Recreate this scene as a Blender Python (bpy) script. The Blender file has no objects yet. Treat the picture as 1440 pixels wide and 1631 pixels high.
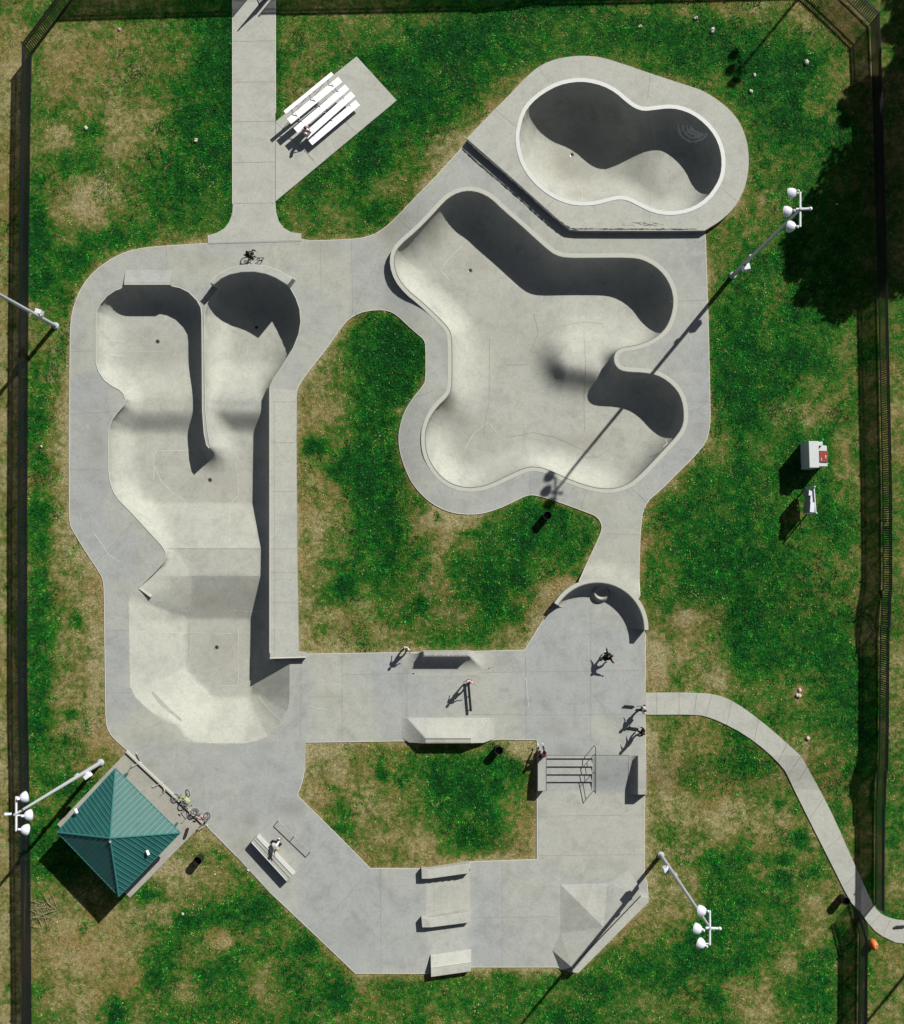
import bpy, bmesh, math, random
import numpy as np
from mathutils import Vector, Matrix
from mathutils.geometry import delaunay_2d_cdt
R = math.radians
PI = math.pi
C = bpy.context.scene.collection
S = 0.045            # metres per photograph pixel on the ground
H = 80.5             # height of the drone
NX, NY = 722.0, 875.0   # the point straight below the drone
rnd = random.Random(11)
nrng = np.random.default_rng(5)

def P(px, py, h=0.0):
    k = 1 - h / H
    return ((NX + (px - NX) * k - 720) * S, (815 - (NY + (py - NY) * k)) * S)
def V(px, py, h=0.0):
    x, y = P(px, py, h); return Vector((x, y, h))
def G(px, py):
    return ((px - 720) * S, (815 - py) * S)
def topx(x, y):
    return x / S + 720, 815 - y / S
def WP(pts, h=0.0):
    return [P(p[0], p[1], p[2] if len(p) > 2 else (h(p[0], p[1]) if callable(h) else h)) for p in pts]
def sst(a, b, x):
    t = np.clip((np.asarray(x, float) - a) / (b - a), 0, 1); return t * t * (3 - 2 * t)
def lin(a, b, x):
    return np.clip((np.asarray(x, float) - a) / (b - a), 0, 1)

# ---------------------------------------------------------------- tagging
def tag(o, label=None, cat=None, group=None, kind=None):
    if label: o['label'] = label
    if cat: o['category'] = cat
    if group: o['group'] = group
    if kind: o['kind'] = kind
    return o
def empty(name, loc=(0, 0, 0), rz=0.0, label=None, cat=None, group=None):
    o = bpy.data.objects.new(name, None); C.objects.link(o)
    o.location = loc; o.rotation_euler = (0, 0, rz); o.empty_display_size = 0.1
    return tag(o, label, cat, group)
def mesh_obj(name, verts, faces, mat, parent=None, smooth=False):
    me = bpy.data.meshes.new(name); me.from_pydata([tuple(v) for v in verts], [], [tuple(f) for f in faces])
    me.update()
    if smooth:
        for p in me.polygons: p.use_smooth = True
    o = bpy.data.objects.new(name, me); C.objects.link(o)
    if mat: me.materials.append(mat)
    if parent: o.parent = parent
    return o
def copy_tree(o, parent=None):
    c = o.copy(); C.objects.link(c); c.parent = parent
    for ch in list(o.children): copy_tree(ch, c)
    return c

class MB:
    """collects shapes of one mesh"""
    def __init__(self): self.v = []; self.f = []
    def add(self, vs, fs):
        n = len(self.v); self.v += [tuple(q) for q in vs]; self.f += [tuple(n + i for i in f) for f in fs]; return self
    def box(self, c, s, rz=0.0, M=None):
        x, y, z = s[0] / 2, s[1] / 2, s[2] / 2
        b = min(x, y, z) * 0.12
        vs = []
        for sz, ins in ((-z, 0), (z - b, 0), (z, b)):
            for sx, sy in ((-1, -1), (1, -1), (1, 1), (-1, 1)):
                vs.append(Vector((sx * (x - ins), sy * (y - ins), sz)))
        m = Matrix.Translation(Vector(c)) @ (M if M is not None else Matrix.Rotation(rz, 4, 'Z'))
        vs = [m @ v for v in vs]
        fs = [(3, 2, 1, 0), (8, 9, 10, 11)]
        for k in (0, 4):
            for i in range(4):
                j = (i + 1) % 4; fs.append((k + i, k + j, k + 4 + j, k + 4 + i))
        return self.add(vs, fs)
    def tube(self, pts, r, n=8, caps=True):
        pts = [Vector(p) for p in pts]
        rs = r if isinstance(r, (list, tuple)) else [r] * len(pts)
        rings = []
        up = None
        for i, p in enumerate(pts):
            a = pts[max(i - 1, 0)]; b = pts[min(i + 1, len(pts) - 1)]
            d = (b - a).normalized()
            if up is None or abs(d.dot(up)) > .98:
                up = Vector((0, 0, 1)) if abs(d.z) < .9 else Vector((1, 0, 0))
            u = d.cross(up).normalized(); w = u.cross(d).normalized(); up = w
            rings.append([p + (u * math.cos(2 * PI * k / n) + w * math.sin(2 * PI * k / n)) * rs[i] for k in range(n)])
        vs = [q for ring in rings for q in ring]; fs = []
        for i in range(len(pts) - 1):
            for k in range(n):
                j = (k + 1) % n
                fs.append((i * n + k, i * n + j, (i + 1) * n + j, (i + 1) * n + k))
        if caps:
            fs.append(tuple(reversed(range(n)))); m = (len(pts) - 1) * n; fs.append(tuple(m + k for k in range(n)))
        return self.add(vs, fs)
    def lathe(self, prof, M=None, n=20, closed=False):
        """prof: list of (radius, z)"""
        m = M if M is not None else Matrix.Identity(4)
        vs = [m @ Vector((r * math.cos(2 * PI * k / n), r * math.sin(2 * PI * k / n), z)) for r, z in prof for k in range(n)]
        fs = []
        L = len(prof)
        for i in range(L - 1 if not closed else L):
            a = i * n; b = ((i + 1) % L) * n
            for k in range(n):
                j = (k + 1) % n; fs.append((a + k, a + j, b + j, b + k))
        return self.add(vs, fs)
    def torus(self, M, R_, r, n=28, k=8):
        return self.lathe([(R_ + r * math.cos(2 * PI * i / k), r * math.sin(2 * PI * i / k)) for i in range(k)], M, n, True)
    def sphere(self, c, r, n=12, sc=(1, 1, 1), M=None):
        m = Matrix.Translation(Vector(c)) @ (M if M is not None else Matrix.Identity(4)) @ Matrix.Diagonal((*sc, 1))
        prof = [(r * math.sin(PI * i / n) + 1e-5, -r * math.cos(PI * i / n)) for i in range(n + 1)]
        return self.lathe(prof, m, n + 4)
    def prism(self, top, zb, bevel=0.0):
        """top: list of (x,y,z) ring (ccw); straight down to zb"""
        n = len(top); top = [Vector(t) for t in top]
        a = sum((top[i].x * top[(i + 1) % n].y - top[(i + 1) % n].x * top[i].y) for i in range(n))
        if a < 0: top.reverse()
        vs = list(top); fs = []
        low = [Vector((t.x, t.y, zb(t.x, t.y) if callable(zb) else zb)) for t in top]
        if bevel:
            cx = sum(t.x for t in top) / n; cy = sum(t.y for t in top) / n
            ins = []
            for i, t in enumerate(top):
                d1 = (t - top[i - 1]).normalized(); d2 = (top[(i + 1) % n] - t).normalized()
                nn = Vector((-(d1.y + d2.y), d1.x + d2.x, 0)); nn = nn.normalized() if nn.length > 1e-6 else Vector((0, 0, 0))
                ins.append(t + nn * bevel)
            mid = [t - Vector((0, 0, bevel)) for t in top]
            vs = ins + mid + low
            fs.append(tuple(range(n)))
            for k in (0, n):
                for i in range(n):
                    j = (i + 1) % n; fs.append((k + i, k + n + i, k + n + j, k + j))
            fs.append(tuple(reversed([2 * n + i for i in range(n)])))
        else:
            vs = top + low
            fs.append(tuple(range(n)))
            for i in range(n):
                j = (i + 1) % n; fs.append((i, n + i, n + j, j))
            fs.append(tuple(reversed([n + i for i in range(n)])))
        return self.add(vs, fs)
    def build(self, name, mat, parent=None, smooth=False, inv=None):
        v = self.v
        if inv is not None: v = [inv @ Vector(q) for q in v]
        o = mesh_obj(name, v, self.f, mat, parent, smooth)
        bm = bmesh.new(); bm.from_mesh(o.data); bmesh.ops.recalc_face_normals(bm, faces=bm.faces); bm.to_mesh(o.data); bm.free()
        if smooth:
            try: o.data.set_sharp_from_angle(angle=R(42))
            except Exception: pass
        return o

# ---------------------------------------------------------------- planar geometry
def resample(poly, step, closed=True):
    out = []
    n = len(poly)
    for i in range(n if closed else n - 1):
        a = np.array(poly[i]); b = np.array(poly[(i + 1) % n]); L = np.linalg.norm(b - a)
        k = max(1, int(round(L / step)))
        for j in range(k): out.append(tuple(a + (b - a) * j / k))
    if not closed: out.append(tuple(poly[-1]))
    return out
def smooth_poly(poly, it=2, closed=True, keep=()):
    """Chaikin rounding; corners whose index is in keep stay sharp (only closed)"""
    pts = [(np.array(p[:2], float), i in keep) for i, p in enumerate(poly)]
    for _ in range(it):
        out = []
        n = len(pts)
        for i in range(n):
            p, k = pts[i]
            if k: out.append((p, True)); continue
            a = pts[i - 1][0]; b = pts[(i + 1) % n][0]
            out.append((p * .75 + a * .25, False)); out.append((p * .75 + b * .25, False))
        pts = out
    return [tuple(p) for p, k in pts]
def inside(poly, X, Y):
    """even-odd test, vectorised"""
    poly = np.asarray(poly); r = np.zeros(X.shape, bool)
    x1 = poly[:, 0]; y1 = poly[:, 1]; x2 = np.roll(x1, -1); y2 = np.roll(y1, -1)
    for a, b, c, d in zip(x1, y1, x2, y2):
        if b == d: continue
        m = ((b > Y) != (d > Y)); 
        xi = (c - a) * (Y - b) / (d - b) + a
        r ^= m & (X < xi)
    return r
def dist(segs, X, Y):
    """distance to a set of segments [(x1,y1,x2,y2)...]"""
    D = np.full(X.shape, 1e9)
    for a, b, c, d in segs:
        dx, dy = c - a, d - b; L = dx * dx + dy * dy + 1e-12
        t = np.clip(((X - a) * dx + (Y - b) * dy) / L, 0, 1)
        D = np.minimum(D, (X - a - t * dx) ** 2 + (Y - b - t * dy) ** 2)
    return np.sqrt(D)
def segs_of(poly, closed=True):
    n = len(poly)
    return [(poly[i][0], poly[i][1], poly[(i + 1) % n][0], poly[(i + 1) % n][1]) for i in range(n if closed else n - 1)]
def area(poly):
    p = np.asarray(poly); return .5 * np.sum(p[:, 0] * np.roll(p[:, 1], -1) - np.roll(p[:, 0], -1) * p[:, 1])
def offset(poly, d):
    """offset outward by d (positive) """
    if area(poly) < 0: poly = poly[::-1]
    n = len(poly); out = []
    for i in range(n):
        p0 = np.array(poly[i - 1]); p = np.array(poly[i]); p1 = np.array(poly[(i + 1) % n])
        e1 = p - p0; e1 /= np.linalg.norm(e1) + 1e-9; e2 = p1 - p; e2 /= np.linalg.norm(e2) + 1e-9
        nn = np.array([e1[1] + e2[1], -(e1[0] + e2[0])]); l = np.linalg.norm(nn)
        nn = nn / l; c = max(.5, (nn @ np.array([e1[1], -e1[0]])))
        out.append(tuple(p + nn * d / c))
    return out

def hf(name, outer, holes, zf, step, bstep=None, mat=None, parent=None, skirt=None, skirt_holes=False,
       smooth=True, extra=None, jit=.25, keepout=.35, flat=False):
    """height field sheet over a polygon with holes (constrained triangulation)"""
    bstep = bstep or step
    loops = [resample(outer, bstep)] + [resample(h, bstep) for h in holes]
    pts = []; edges = []; base = []
    for lp in loops:
        b = len(pts); base.append(b); pts += lp; n = len(lp)
        edges += [(b + i, b + (i + 1) % n) for i in range(n)]
    nb = len(pts)
    A = np.array(loops[0]); x0, y0 = A.min(0); x1, y1 = A.max(0)
    gx, gy = np.meshgrid(np.arange(x0 + step * .5, x1, step), np.arange(y0 + step * .5, y1, step))
    gx = gx.ravel() + (nrng.random(gx.size) - .5) * step * jit; gy = gy.ravel() + (nrng.random(gy.size) - .5) * step * jit
    m = inside(loops[0], gx, gy)
    for lp in loops[1:]: m &= ~inside(lp, gx, gy)
    gx = gx[m]; gy = gy[m]
    allsegs = [s for lp in loops for s in segs_of(lp)]
    d = dist(allsegs, gx, gy); k = d > step * keepout
    gx = gx[k]; gy = gy[k]
    ip = list(zip(gx.tolist(), gy.tolist()))
    if extra is not None:
        ex = np.array(extra); m = inside(loops[0], ex[:, 0], ex[:, 1])
        for lp in loops[1:]: m &= ~inside(lp, ex[:, 0], ex[:, 1])
        ip += [tuple(q) for q in ex[m].tolist()]
    vv = [Vector((float(p[0]), float(p[1]))) for p in pts + ip]
    ov, oe, of, *_ = delaunay_2d_cdt(vv, edges, [], 0, 1e-5)
    co = np.array([(v.x, v.y) for v in ov]); F = np.array([f for f in of if len(f) == 3])
    cen = co[F].mean(1)
    m = inside(loops[0], cen[:, 0], cen[:, 1])
    for lp in loops[1:]: m &= ~inside(lp, cen[:, 0], cen[:, 1])
    F = F[m]
    a = co[F[:, 0]]; b = co[F[:, 1]]; c = co[F[:, 2]]
    cr = (b[:, 0] - a[:, 0]) * (c[:, 1] - a[:, 1]) - (b[:, 1] - a[:, 1]) * (c[:, 0] - a[:, 0])
    F[cr < 0] = F[cr < 0][:, ::-1]
    F = F[np.abs(cr) > 1e-9]
    Z = zf(co[:, 0], co[:, 1])
    verts = [(float(x), float(y), float(z)) for (x, y), z in zip(co, Z)]
    faces = [tuple(int(i) for i in f) for f in F]
    nt = len(faces)
    if skirt is not None:
        for li, lp in enumerate(loops):
            if li and not skirt_holes: continue
            LX = np.array([p[0] for p in lp]); LY = np.array([p[1] for p in lp]); LZ = zf(LX, LY)
            LB = skirt(LX, LY) if callable(skirt) else LZ * 0 + skirt
            k0 = len(verts); n = len(lp)
            verts += [(float(LX[i]), float(LY[i]), float(LZ[i])) for i in range(n)] + [(float(LX[i]), float(LY[i]), float(min(LB[i], LZ[i] - .002))) for i in range(n)]
            ccw = area(lp) > 0
            if li: ccw = not ccw
            for i in range(n):
                j = (i + 1) % n
                f = (k0 + i, k0 + n + i, k0 + n + j, k0 + j)
                faces.append(f if ccw else f[::-1])
    o = mesh_obj(name, verts, faces, mat, parent)
    if smooth:
        for i, p in enumerate(o.data.polygons): p.use_smooth = i < nt
    return o
# ---------------------------------------------------------------- materials
def newmat(name):
    m = bpy.data.materials.new(name); m.use_nodes = True; nt = m.node_tree
    return m, nt, nt.nodes['Principled BSDF']
def mixc(nt, fac, a, b, mode='MIX'):
    n = nt.nodes.new('ShaderNodeMix'); n.data_type = 'RGBA'; n.blend_type = mode
    for sock, val in ((n.inputs[0], fac), (n.inputs[6], a), (n.inputs[7], b)):
        if hasattr(val, 'is_linked') or hasattr(val, 'links'): nt.links.new(val, sock)
        else: sock.default_value = val if not isinstance(val, tuple) or len(val) == 4 else (*val, 1)
    return n.outputs[2]
def noise(nt, vec, scale, detail=3, rough=.55, dist_=0.0):
    n = nt.nodes.new('ShaderNodeTexNoise'); n.inputs['Scale'].default_value = scale
    n.inputs['Detail'].default_value = detail; n.inputs['Roughness'].default_value = rough; n.inputs['Distortion'].default_value = dist_
    nt.links.new(vec, n.inputs['Vector']); return n.outputs['Fac']
def ramp(nt, fac, stops):
    n = nt.nodes.new('ShaderNodeValToRGB'); cr = n.color_ramp
    while len(cr.elements) < len(stops): cr.elements.new(.5)
    for e, (p, c) in zip(cr.elements, stops):
        e.position = p; e.color = (*c, 1) if len(c) == 3 else c
    nt.links.new(fac, n.inputs[0]); return n.outputs[0]
def mth(nt, op, a, b=0.0, c=None, clamp=False):
    n = nt.nodes.new('ShaderNodeMath'); n.operation = op; n.use_clamp = clamp
    for s, v in zip(n.inputs, (a, b, c)):
        if v is None: continue
        if hasattr(v, 'links'): nt.links.new(v, s)
        else: s.default_value = v
    return n.outputs[0]
def bump(nt, bs, h, strength, d=.02):
    n = nt.nodes.new('ShaderNodeBump'); n.inputs['Strength'].default_value = strength; n.inputs['Distance'].default_value = d
    nt.links.new(h, n.inputs['Height']); nt.links.new(n.outputs[0], bs.inputs['Normal'])
def obcoord(nt, world=True):
    n = nt.nodes.new('ShaderNodeNewGeometry'); 
    return n.outputs['Position']
def g3(v): return (v, v, v)

def concrete(name, base, warm, amount=.35, stain=.35, rough=.85, spot=.5):
    m, nt, bs = newmat(name); pos = obcoord(nt)
    big = noise(nt, pos, .16, 3, .6, .6)
    mid = noise(nt, pos, .7, 4, .65, .4)
    fine = noise(nt, pos, 6.5, 3, .7)
    grit = noise(nt, pos, 30, 2, .7)
    at = nt.nodes.new('ShaderNodeAttribute'); at.attribute_name = 'tone'
    fac_ = mth(nt, 'ADD', mth(nt, 'MULTIPLY', mth(nt, 'SUBTRACT', big, .5), 3.0), mth(nt, 'ADD', at.outputs['Fac'], .5), clamp=True)
    col = mixc(nt, fac_, base, warm)
    sh = ramp(nt, mid, [(.25, g3(1 - stain * .38)), (.5, g3(1.0)), (.75, g3(1 + stain * .16))])
    col = mixc(nt, 1.0, col, sh, 'MULTIPLY')
    f2 = ramp(nt, fine, [(.25, g3(.86)), (.5, g3(1.0)), (.8, g3(1.08))])
    col = mixc(nt, 1.0, col, f2, 'MULTIPLY')
    m2 = noise(nt, pos, 2.3, 4, .7, .8); col = mixc(nt, 1.0, col, ramp(nt, m2, [(.28, g3(.90)), (.5, g3(1.0)), (.75, g3(1.06))]), 'MULTIPLY')
    g2 = ramp(nt, grit, [(.25, g3(.93)), (.75, g3(1.06))])
    col = mixc(nt, 1.0, col, g2, 'MULTIPLY')
    ast = nt.nodes.new('ShaderNodeAttribute'); ast.attribute_name = 'stain'
    st_ = mth(nt, 'MULTIPLY', ast.outputs['Fac'], mth(nt, 'MULTIPLY', mid, 1.5), clamp=True)
    col = mixc(nt, st_, col, (base[0] * .62, base[1] * .56, base[2] * .46))
    # sparse dark wear marks and pale scuffs
    sc = nt.nodes.new('ShaderNodeMapping'); nt.links.new(pos, sc.inputs['Vector']); sc.inputs['Scale'].default_value = (.5, 2.6, 1); sc.inputs['Rotation'].default_value = (0, 0, .6)
    sm = noise(nt, sc.outputs[0], 1.1, 5, .75, 1.2)
    col = mixc(nt, ramp(nt, sm, [(.61, g3(0)), (.76, g3(spot * .8))]), col, tuple(c * .55 for c in base))
    sc2 = nt.nodes.new('ShaderNodeMapping'); nt.links.new(pos, sc2.inputs['Vector']); sc2.inputs['Scale'].default_value = (2.2, .6, 1); sc2.inputs['Location'].default_value = (7, 3, 0)
    sm2 = noise(nt, sc2.outputs[0], 1.3, 5, .75, 1.0)
    col = mixc(nt, ramp(nt, sm2, [(.63, g3(0)), (.76, g3(.6))]), col, tuple(min(.8, c * 1.4) for c in warm))
    nt.links.new(col, bs.inputs['Base Color']); bs.inputs['Roughness'].default_value = rough
    bs.inputs['Specular IOR Level'].default_value = .25
    bump(nt, bs, fine, .12, .01)
    return m
def plain(name, col, rough=.5, metal=0.0, var=.12, scale=6, spec=.4):
    m, nt, bs = newmat(name); pos = obcoord(nt)
    n = noise(nt, pos, scale, 4, .6)
    c = mixc(nt, 1.0, col, ramp(nt, n, [(.25, g3(1 - var)), (.75, g3(1 + var * .5))]), 'MULTIPLY')
    nt.links.new(c, bs.inputs['Base Color']); bs.inputs['Roughness'].default_value = rough; bs.inputs['Metallic'].default_value = metal
    bs.inputs['Specular IOR Level'].default_value = spec
    return m

M = {}
M['deck'] = concrete('grey_concrete', (.204, .213, .208), (.232, .238, .208), stain=.5)
M['bowl'] = concrete('beige_bowl_concrete', (.228, .234, .212), (.254, .258, .226), stain=.5)
M['kidney'] = concrete('pool_concrete', (.226, .232, .212), (.246, .250, .218), stain=.6)
M['walk'] = concrete('walkway_concrete', (.246, .252, .230), (.258, .262, .232), stain=.35, spot=.25)
M['plaza'] = concrete('plaza_concrete', (.203, .214, .210), (.236, .242, .214), stain=.55)
M['ramp'] = concrete('ramp_concrete', (.222, .228, .212), (.244, .248, .220), stain=.5)
M['pad'] = concrete('shelter_pad_concrete', (.225, .222, .198), (.205, .198, .168), stain=.45)
M['coping'] = plain('white_coping', (0.381, 0.392, 0.381), .5, var=.08)
M['lip'] = plain('pale_lip_concrete', (0.280, 0.286, 0.252), .8, var=.1)
M['edge'] = plain('pale_slab_edge', (0.347, 0.342, 0.291), .9, var=.15)
M['joint'] = plain('joint_filler', (.165, .165, .148), .95, var=.3)
M['jdark'] = plain('dark_edge_line', (.04, .04, .045), .9, var=.3)
M['scar'] = plain('pale_patch_mortar', (0.336, 0.336, 0.291), .95, var=.2)
M['hole'] = plain('drain_black', (0.006, 0.006, 0.006), .8)
M['black'] = plain('black_steel', (0.007, 0.007, 0.008), .45, .2)
M['fence'] = plain('fence_black_paint', (0.007, 0.007, 0.011), .35, .1)
M['galv'] = plain('galvanised_steel', (0.308, 0.325, 0.347), .45, .15, var=.1)
M['lampw'] = plain('lamp_white_enamel', (0.437, 0.448, 0.493), .35, var=.05)
M['alu'] = plain('aluminium_plank', (.62, .63, .66), .4, 0, var=.06, scale=12)
M['rail'] = plain('brushed_rail', (0.235, 0.235, 0.224), .4, .7)
M['dark'] = plain('dark_plastic', (0.007, 0.007, 0.009), .5)
M['cab'] = plain('cabinet_grey_paint', (0.347, 0.370, 0.370), .45, var=.1)
M['cab2'] = plain('meter_box_grey', (0.168, 0.190, 0.202), .5, var=.1)
M['red'] = plain('red_panel', (0.168, 0.014, 0.007), .5, var=.5, scale=14)
M['orange'] = plain('orange_plastic', (0.476, 0.123, 0.034), .5, var=.08)
M['bark'] = plain('bark', (0.056, 0.042, 0.028), .9, var=.3, scale=9)
M['twig'] = plain('dry_twigs', (0.190, 0.151, 0.095), .9, var=.3)
M['stone'] = plain('pale_stone', (0.308, 0.302, 0.258), .85, var=.15)
M['dirt'] = plain('bare_soil', (0.134, 0.101, 0.056), .95, var=.35, scale=5)
M['tyre'] = plain('tyre_rubber', (0.008, 0.008, 0.009), .8)
M['lime'] = plain('lime_paint', (0.252, 0.308, 0.123), .4)
M['redp'] = plain('red_bike_paint', (0.252, 0.028, 0.022), .4)
M['brownp'] = plain('bronze_bike_paint', (0.123, 0.073, 0.034), .4)
M['skin'] = plain('skin', (0.308, 0.185, 0.134), .6, var=.05)
M['hairb'] = plain('brown_hair', (0.034, 0.017, 0.010), .6)
M['hairk'] = plain('black_hair', (0.007, 0.006, 0.006), .6)
M['hairy'] = plain('blond_hair', (0.280, 0.213, 0.112), .6)
def cloth(n, c): M[n] = plain(n + '_cloth', c, .9, var=.12, scale=9, spec=.1)
cloth('white', (0.437, 0.437, 0.448)); cloth('blackc', (0.008, 0.008, 0.009)); cloth('maroon', (0.056, 0.008, 0.017)); cloth('pink', (0.403, 0.280, 0.280))
cloth('jeans', (0.034, 0.039, 0.056)); cloth('grey', (0.112, 0.112, 0.118)); cloth('cream', (0.347, 0.314, 0.258)); cloth('redc', (0.196, 0.017, 0.017))

def roofmat():
    m, nt, bs = newmat('green_metal_roof'); pos = obcoord(nt)
    n = noise(nt, pos, 1.4, 3, .6)
    c = ramp(nt, n, [(.3, (.010, .058, .055)), (.7, (.015, .080, .074))])
    d_ = noise(nt, pos, 5, 5, .75, 1.0); c = mixc(nt, ramp(nt, d_, [(.55, g3(0)), (.8, g3(.5))]), c, (.03, .085, .075)); c = mixc(nt, ramp(nt, noise(nt, pos, .6, 5, .8), [(.5, g3(0)), (.75, g3(.4))]), c, (.008, .040, .038))
    nt.links.new(c, bs.inputs['Base Color']); bs.inputs['Roughness'].default_value = .55; bs.inputs['Specular IOR Level'].default_value = .25
    return m
M['roof'] = roofmat()
M['roofrib'] = plain('roof_seam_green', (.02, .105, .098), .5, 0, var=.08)

def leafmat():
    m, nt, bs = newmat('leaf_green'); pos = obcoord(nt)
    n = noise(nt, pos, 1.2, 4, .6)
    c = ramp(nt, n, [(.3, (.02, .05, .01)), (.7, (.04, .08, .02))])
    nt.links.new(c, bs.inputs['Base Color']); bs.inputs['Roughness'].default_value = .7
    return m
M['leaf'] = leafmat()

def grassmat():
    m, nt, bs = newmat('patchy_grass'); pos = obcoord(nt)
    at = nt.nodes.new('ShaderNodeAttribute'); at.attribute_name = 'green'; g = at.outputs['Fac']
    ad = nt.nodes.new('ShaderNodeAttribute'); ad.attribute_name = 'dry'; dry = ad.outputs['Fac']
    n1 = noise(nt, pos, .55, 6, .72, .3)
    n2 = noise(nt, pos, 2.6, 5, .75, .2)
    n3 = noise(nt, pos, 6.0, 4, .8)
    n4 = noise(nt, pos, 24.0, 2, .8)
    # streaks of blades
    mp = nt.nodes.new('ShaderNodeMapping'); nt.links.new(pos, mp.inputs['Vector']); mp.inputs['Scale'].default_value = (9, 3.2, 1)
    n5 = noise(nt, mp.outputs[0], 1.5, 3, .7, 1.4)
    def cen(n, k): return mth(nt, 'MULTIPLY', mth(nt, 'SUBTRACT', n, .5), k)
    t = mth(nt, 'ADD', g, cen(n1, 1.7))
    t = mth(nt, 'ADD', t, cen(n2, 1.9))
    t = mth(nt, 'ADD', t, cen(n3, 1.2))
    t = mth(nt, 'SUBTRACT', t, mth(nt, 'MULTIPLY', dry, mth(nt, 'ADD', .35, mth(nt, 'MULTIPLY', n2, .9))), clamp=True)
    col = ramp(nt, t, [(0.0, (.205, .180, .092)), (.13, (.150, .140, .056)), (.30, (.090, .096, .026)), (.45, (.047, .082, .011)), (.60, (.014, .076, .006)), (.78, (.003, .060, .004)), (1.0, (.0012, .030, .004))])
    # ochre areas
    och = noise(nt, pos, .20, 4, .6, .5)
    dryc = ramp(nt, t, [(.3, g3(1)), (.6, g3(0))])
    oc = mixc(nt, ramp(nt, och, [(.45, g3(0)), (.7, g3(.6))]), col, (.150, .095, .030))
    col = mixc(nt, dryc, col, oc)
    # brightness speckle: individual blades and gaps
    col = mixc(nt, 1.0, col, ramp(nt, n4, [(.2, g3(.35)), (.5, g3(1.0)), (.8, g3(1.9))]), 'MULTIPLY')
    col = mixc(nt, 1.0, col, ramp(nt, n3, [(.30, g3(.42)), (.5, g3(1.0)), (.70, g3(1.6))]), 'MULTIPLY')
    col = mixc(nt, ramp(nt, n5, [(.60, g3(0)), (.75, g3(.38))]), col, (.115, .150, .060))
    # bare strips along the slabs
    col = mixc(nt, mth(nt, 'MULTIPLY', ramp(nt, mth(nt, 'ADD', dry, cen(n2, 1.0)), [(.62, g3(0)), (.95, g3(1))]), .7), col, (.180, .160, .090))
    nt.links.new(col, bs.inputs['Base Color']); bs.inputs['Roughness'].default_value = .9; bs.inputs['Specular IOR Level'].default_value = .08
    h = mth(nt, 'ADD', mth(nt, 'MULTIPLY', n3, 1.0), mth(nt, 'MULTIPLY', n4, .7))
    bump(nt, bs, h, .9, .09)
    return m
M['grass'] = grassmat()
def blademat():
    m, nt, bs = newmat('grass_blades'); 
    at = nt.nodes.new('ShaderNodeAttribute'); at.attribute_name = 'tint'
    nt.links.new(at.outputs['Color'], bs.inputs['Base Color']); bs.inputs['Roughness'].default_value = .8; bs.inputs['Specular IOR Level'].default_value = .1
    return m
M['blade'] = blademat()

# ---------------------------------------------------------------- camera, sun, sky
sc = bpy.context.scene
cam = bpy.data.cameras.new('camera'); co_ = bpy.data.objects.new('camera', cam); C.objects.link(co_)
x, y = P(NX, NY); co_.location = (x, y, H); co_.rotation_euler = (0, 0, 0)
cam.sensor_fit = 'HORIZONTAL'; cam.sensor_width = 36; cam.lens = 36 * H / (1440 * S)
cam.shift_x = (720 - NX) / 1440; cam.shift_y = (NY - 815.5) / 1440
cam.clip_start = 1; cam.clip_end = 3000
sc.camera = co_
ELEV = math.atan(.78)
SUN = Vector((.635 * math.cos(ELEV), .772 * math.cos(ELEV), math.sin(ELEV))).normalized()
sd = bpy.data.lights.new('sun', 'SUN'); sd.energy = 5.0; sd.angle = R(.5); sd.color = (1.0, .97, .90)
so = bpy.data.objects.new('sun', sd); C.objects.link(so); so.rotation_euler = SUN.to_track_quat('Z', 'Y').to_euler(); so.location = (60, 60, 60)
w = bpy.data.worlds.new('World'); sc.world = w; w.use_nodes = True; nt = w.node_tree
sky = nt.nodes.new('ShaderNodeTexSky'); sky.sky_type = 'NISHITA'; sky.sun_disc = False
sky.sun_elevation = ELEV; sky.sun_rotation = math.atan2(.635, .772); sky.air_density = .55; sky.dust_density = .6; sky.ozone_density = .5
hs = nt.nodes.new('ShaderNodeHueSaturation'); hs.inputs['Saturation'].default_value = .55; nt.links.new(sky.outputs[0], hs.inputs['Color']); nt.links.new(hs.outputs[0], nt.nodes['Background'].inputs[0]); nt.nodes['Background'].inputs[1].default_value = .05
vs = sc.view_settings; vs.view_transform = 'Standard'; vs.look = 'None'; vs.exposure = .85; vs.gamma = 1
sc.render.resolution_x = 904; sc.render.resolution_y = 1024
# ---------------------------------------------------------------- ground levels (photo pixels on the ground -> metres)
def ne(px, py):            # the raised north-east part
    return .6 * sst(598, 690, np.asarray(px, float) - np.clip(290 - np.asarray(py, float), 0, 400) * .62)
def zdeck(px, py):
    return ne(px, py)
def drop(px, py):          # the lower south-east part
    px = np.asarray(px, float); py = np.asarray(py, float)
    f1 = lin(681, 748, px); f2 = lin(1203, 1262, py)
    return -.6 * np.where((py < 1366) | (px > 852), np.where(px > 850, f2, 0), f1)
def zgrass_px(px, py):
    px = np.asarray(px, float); py = np.asarray(py, float)
    z = ne(px, py) * (1 - sst(915, 1025, py))
    e = sst(1195, 1270, py) * np.where(py < 1378, sst(770, 852, px), sst(660, 760, px))
    e = np.maximum(e, sst(1300, 1366, py) * sst(690, 742, px) * (py < 1400)) if True else e
    return z - .6 * e - .05
def w2(fn): return lambda X, Y: fn(*topx(X, Y))
zgrass = w2(zgrass_px)

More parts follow.
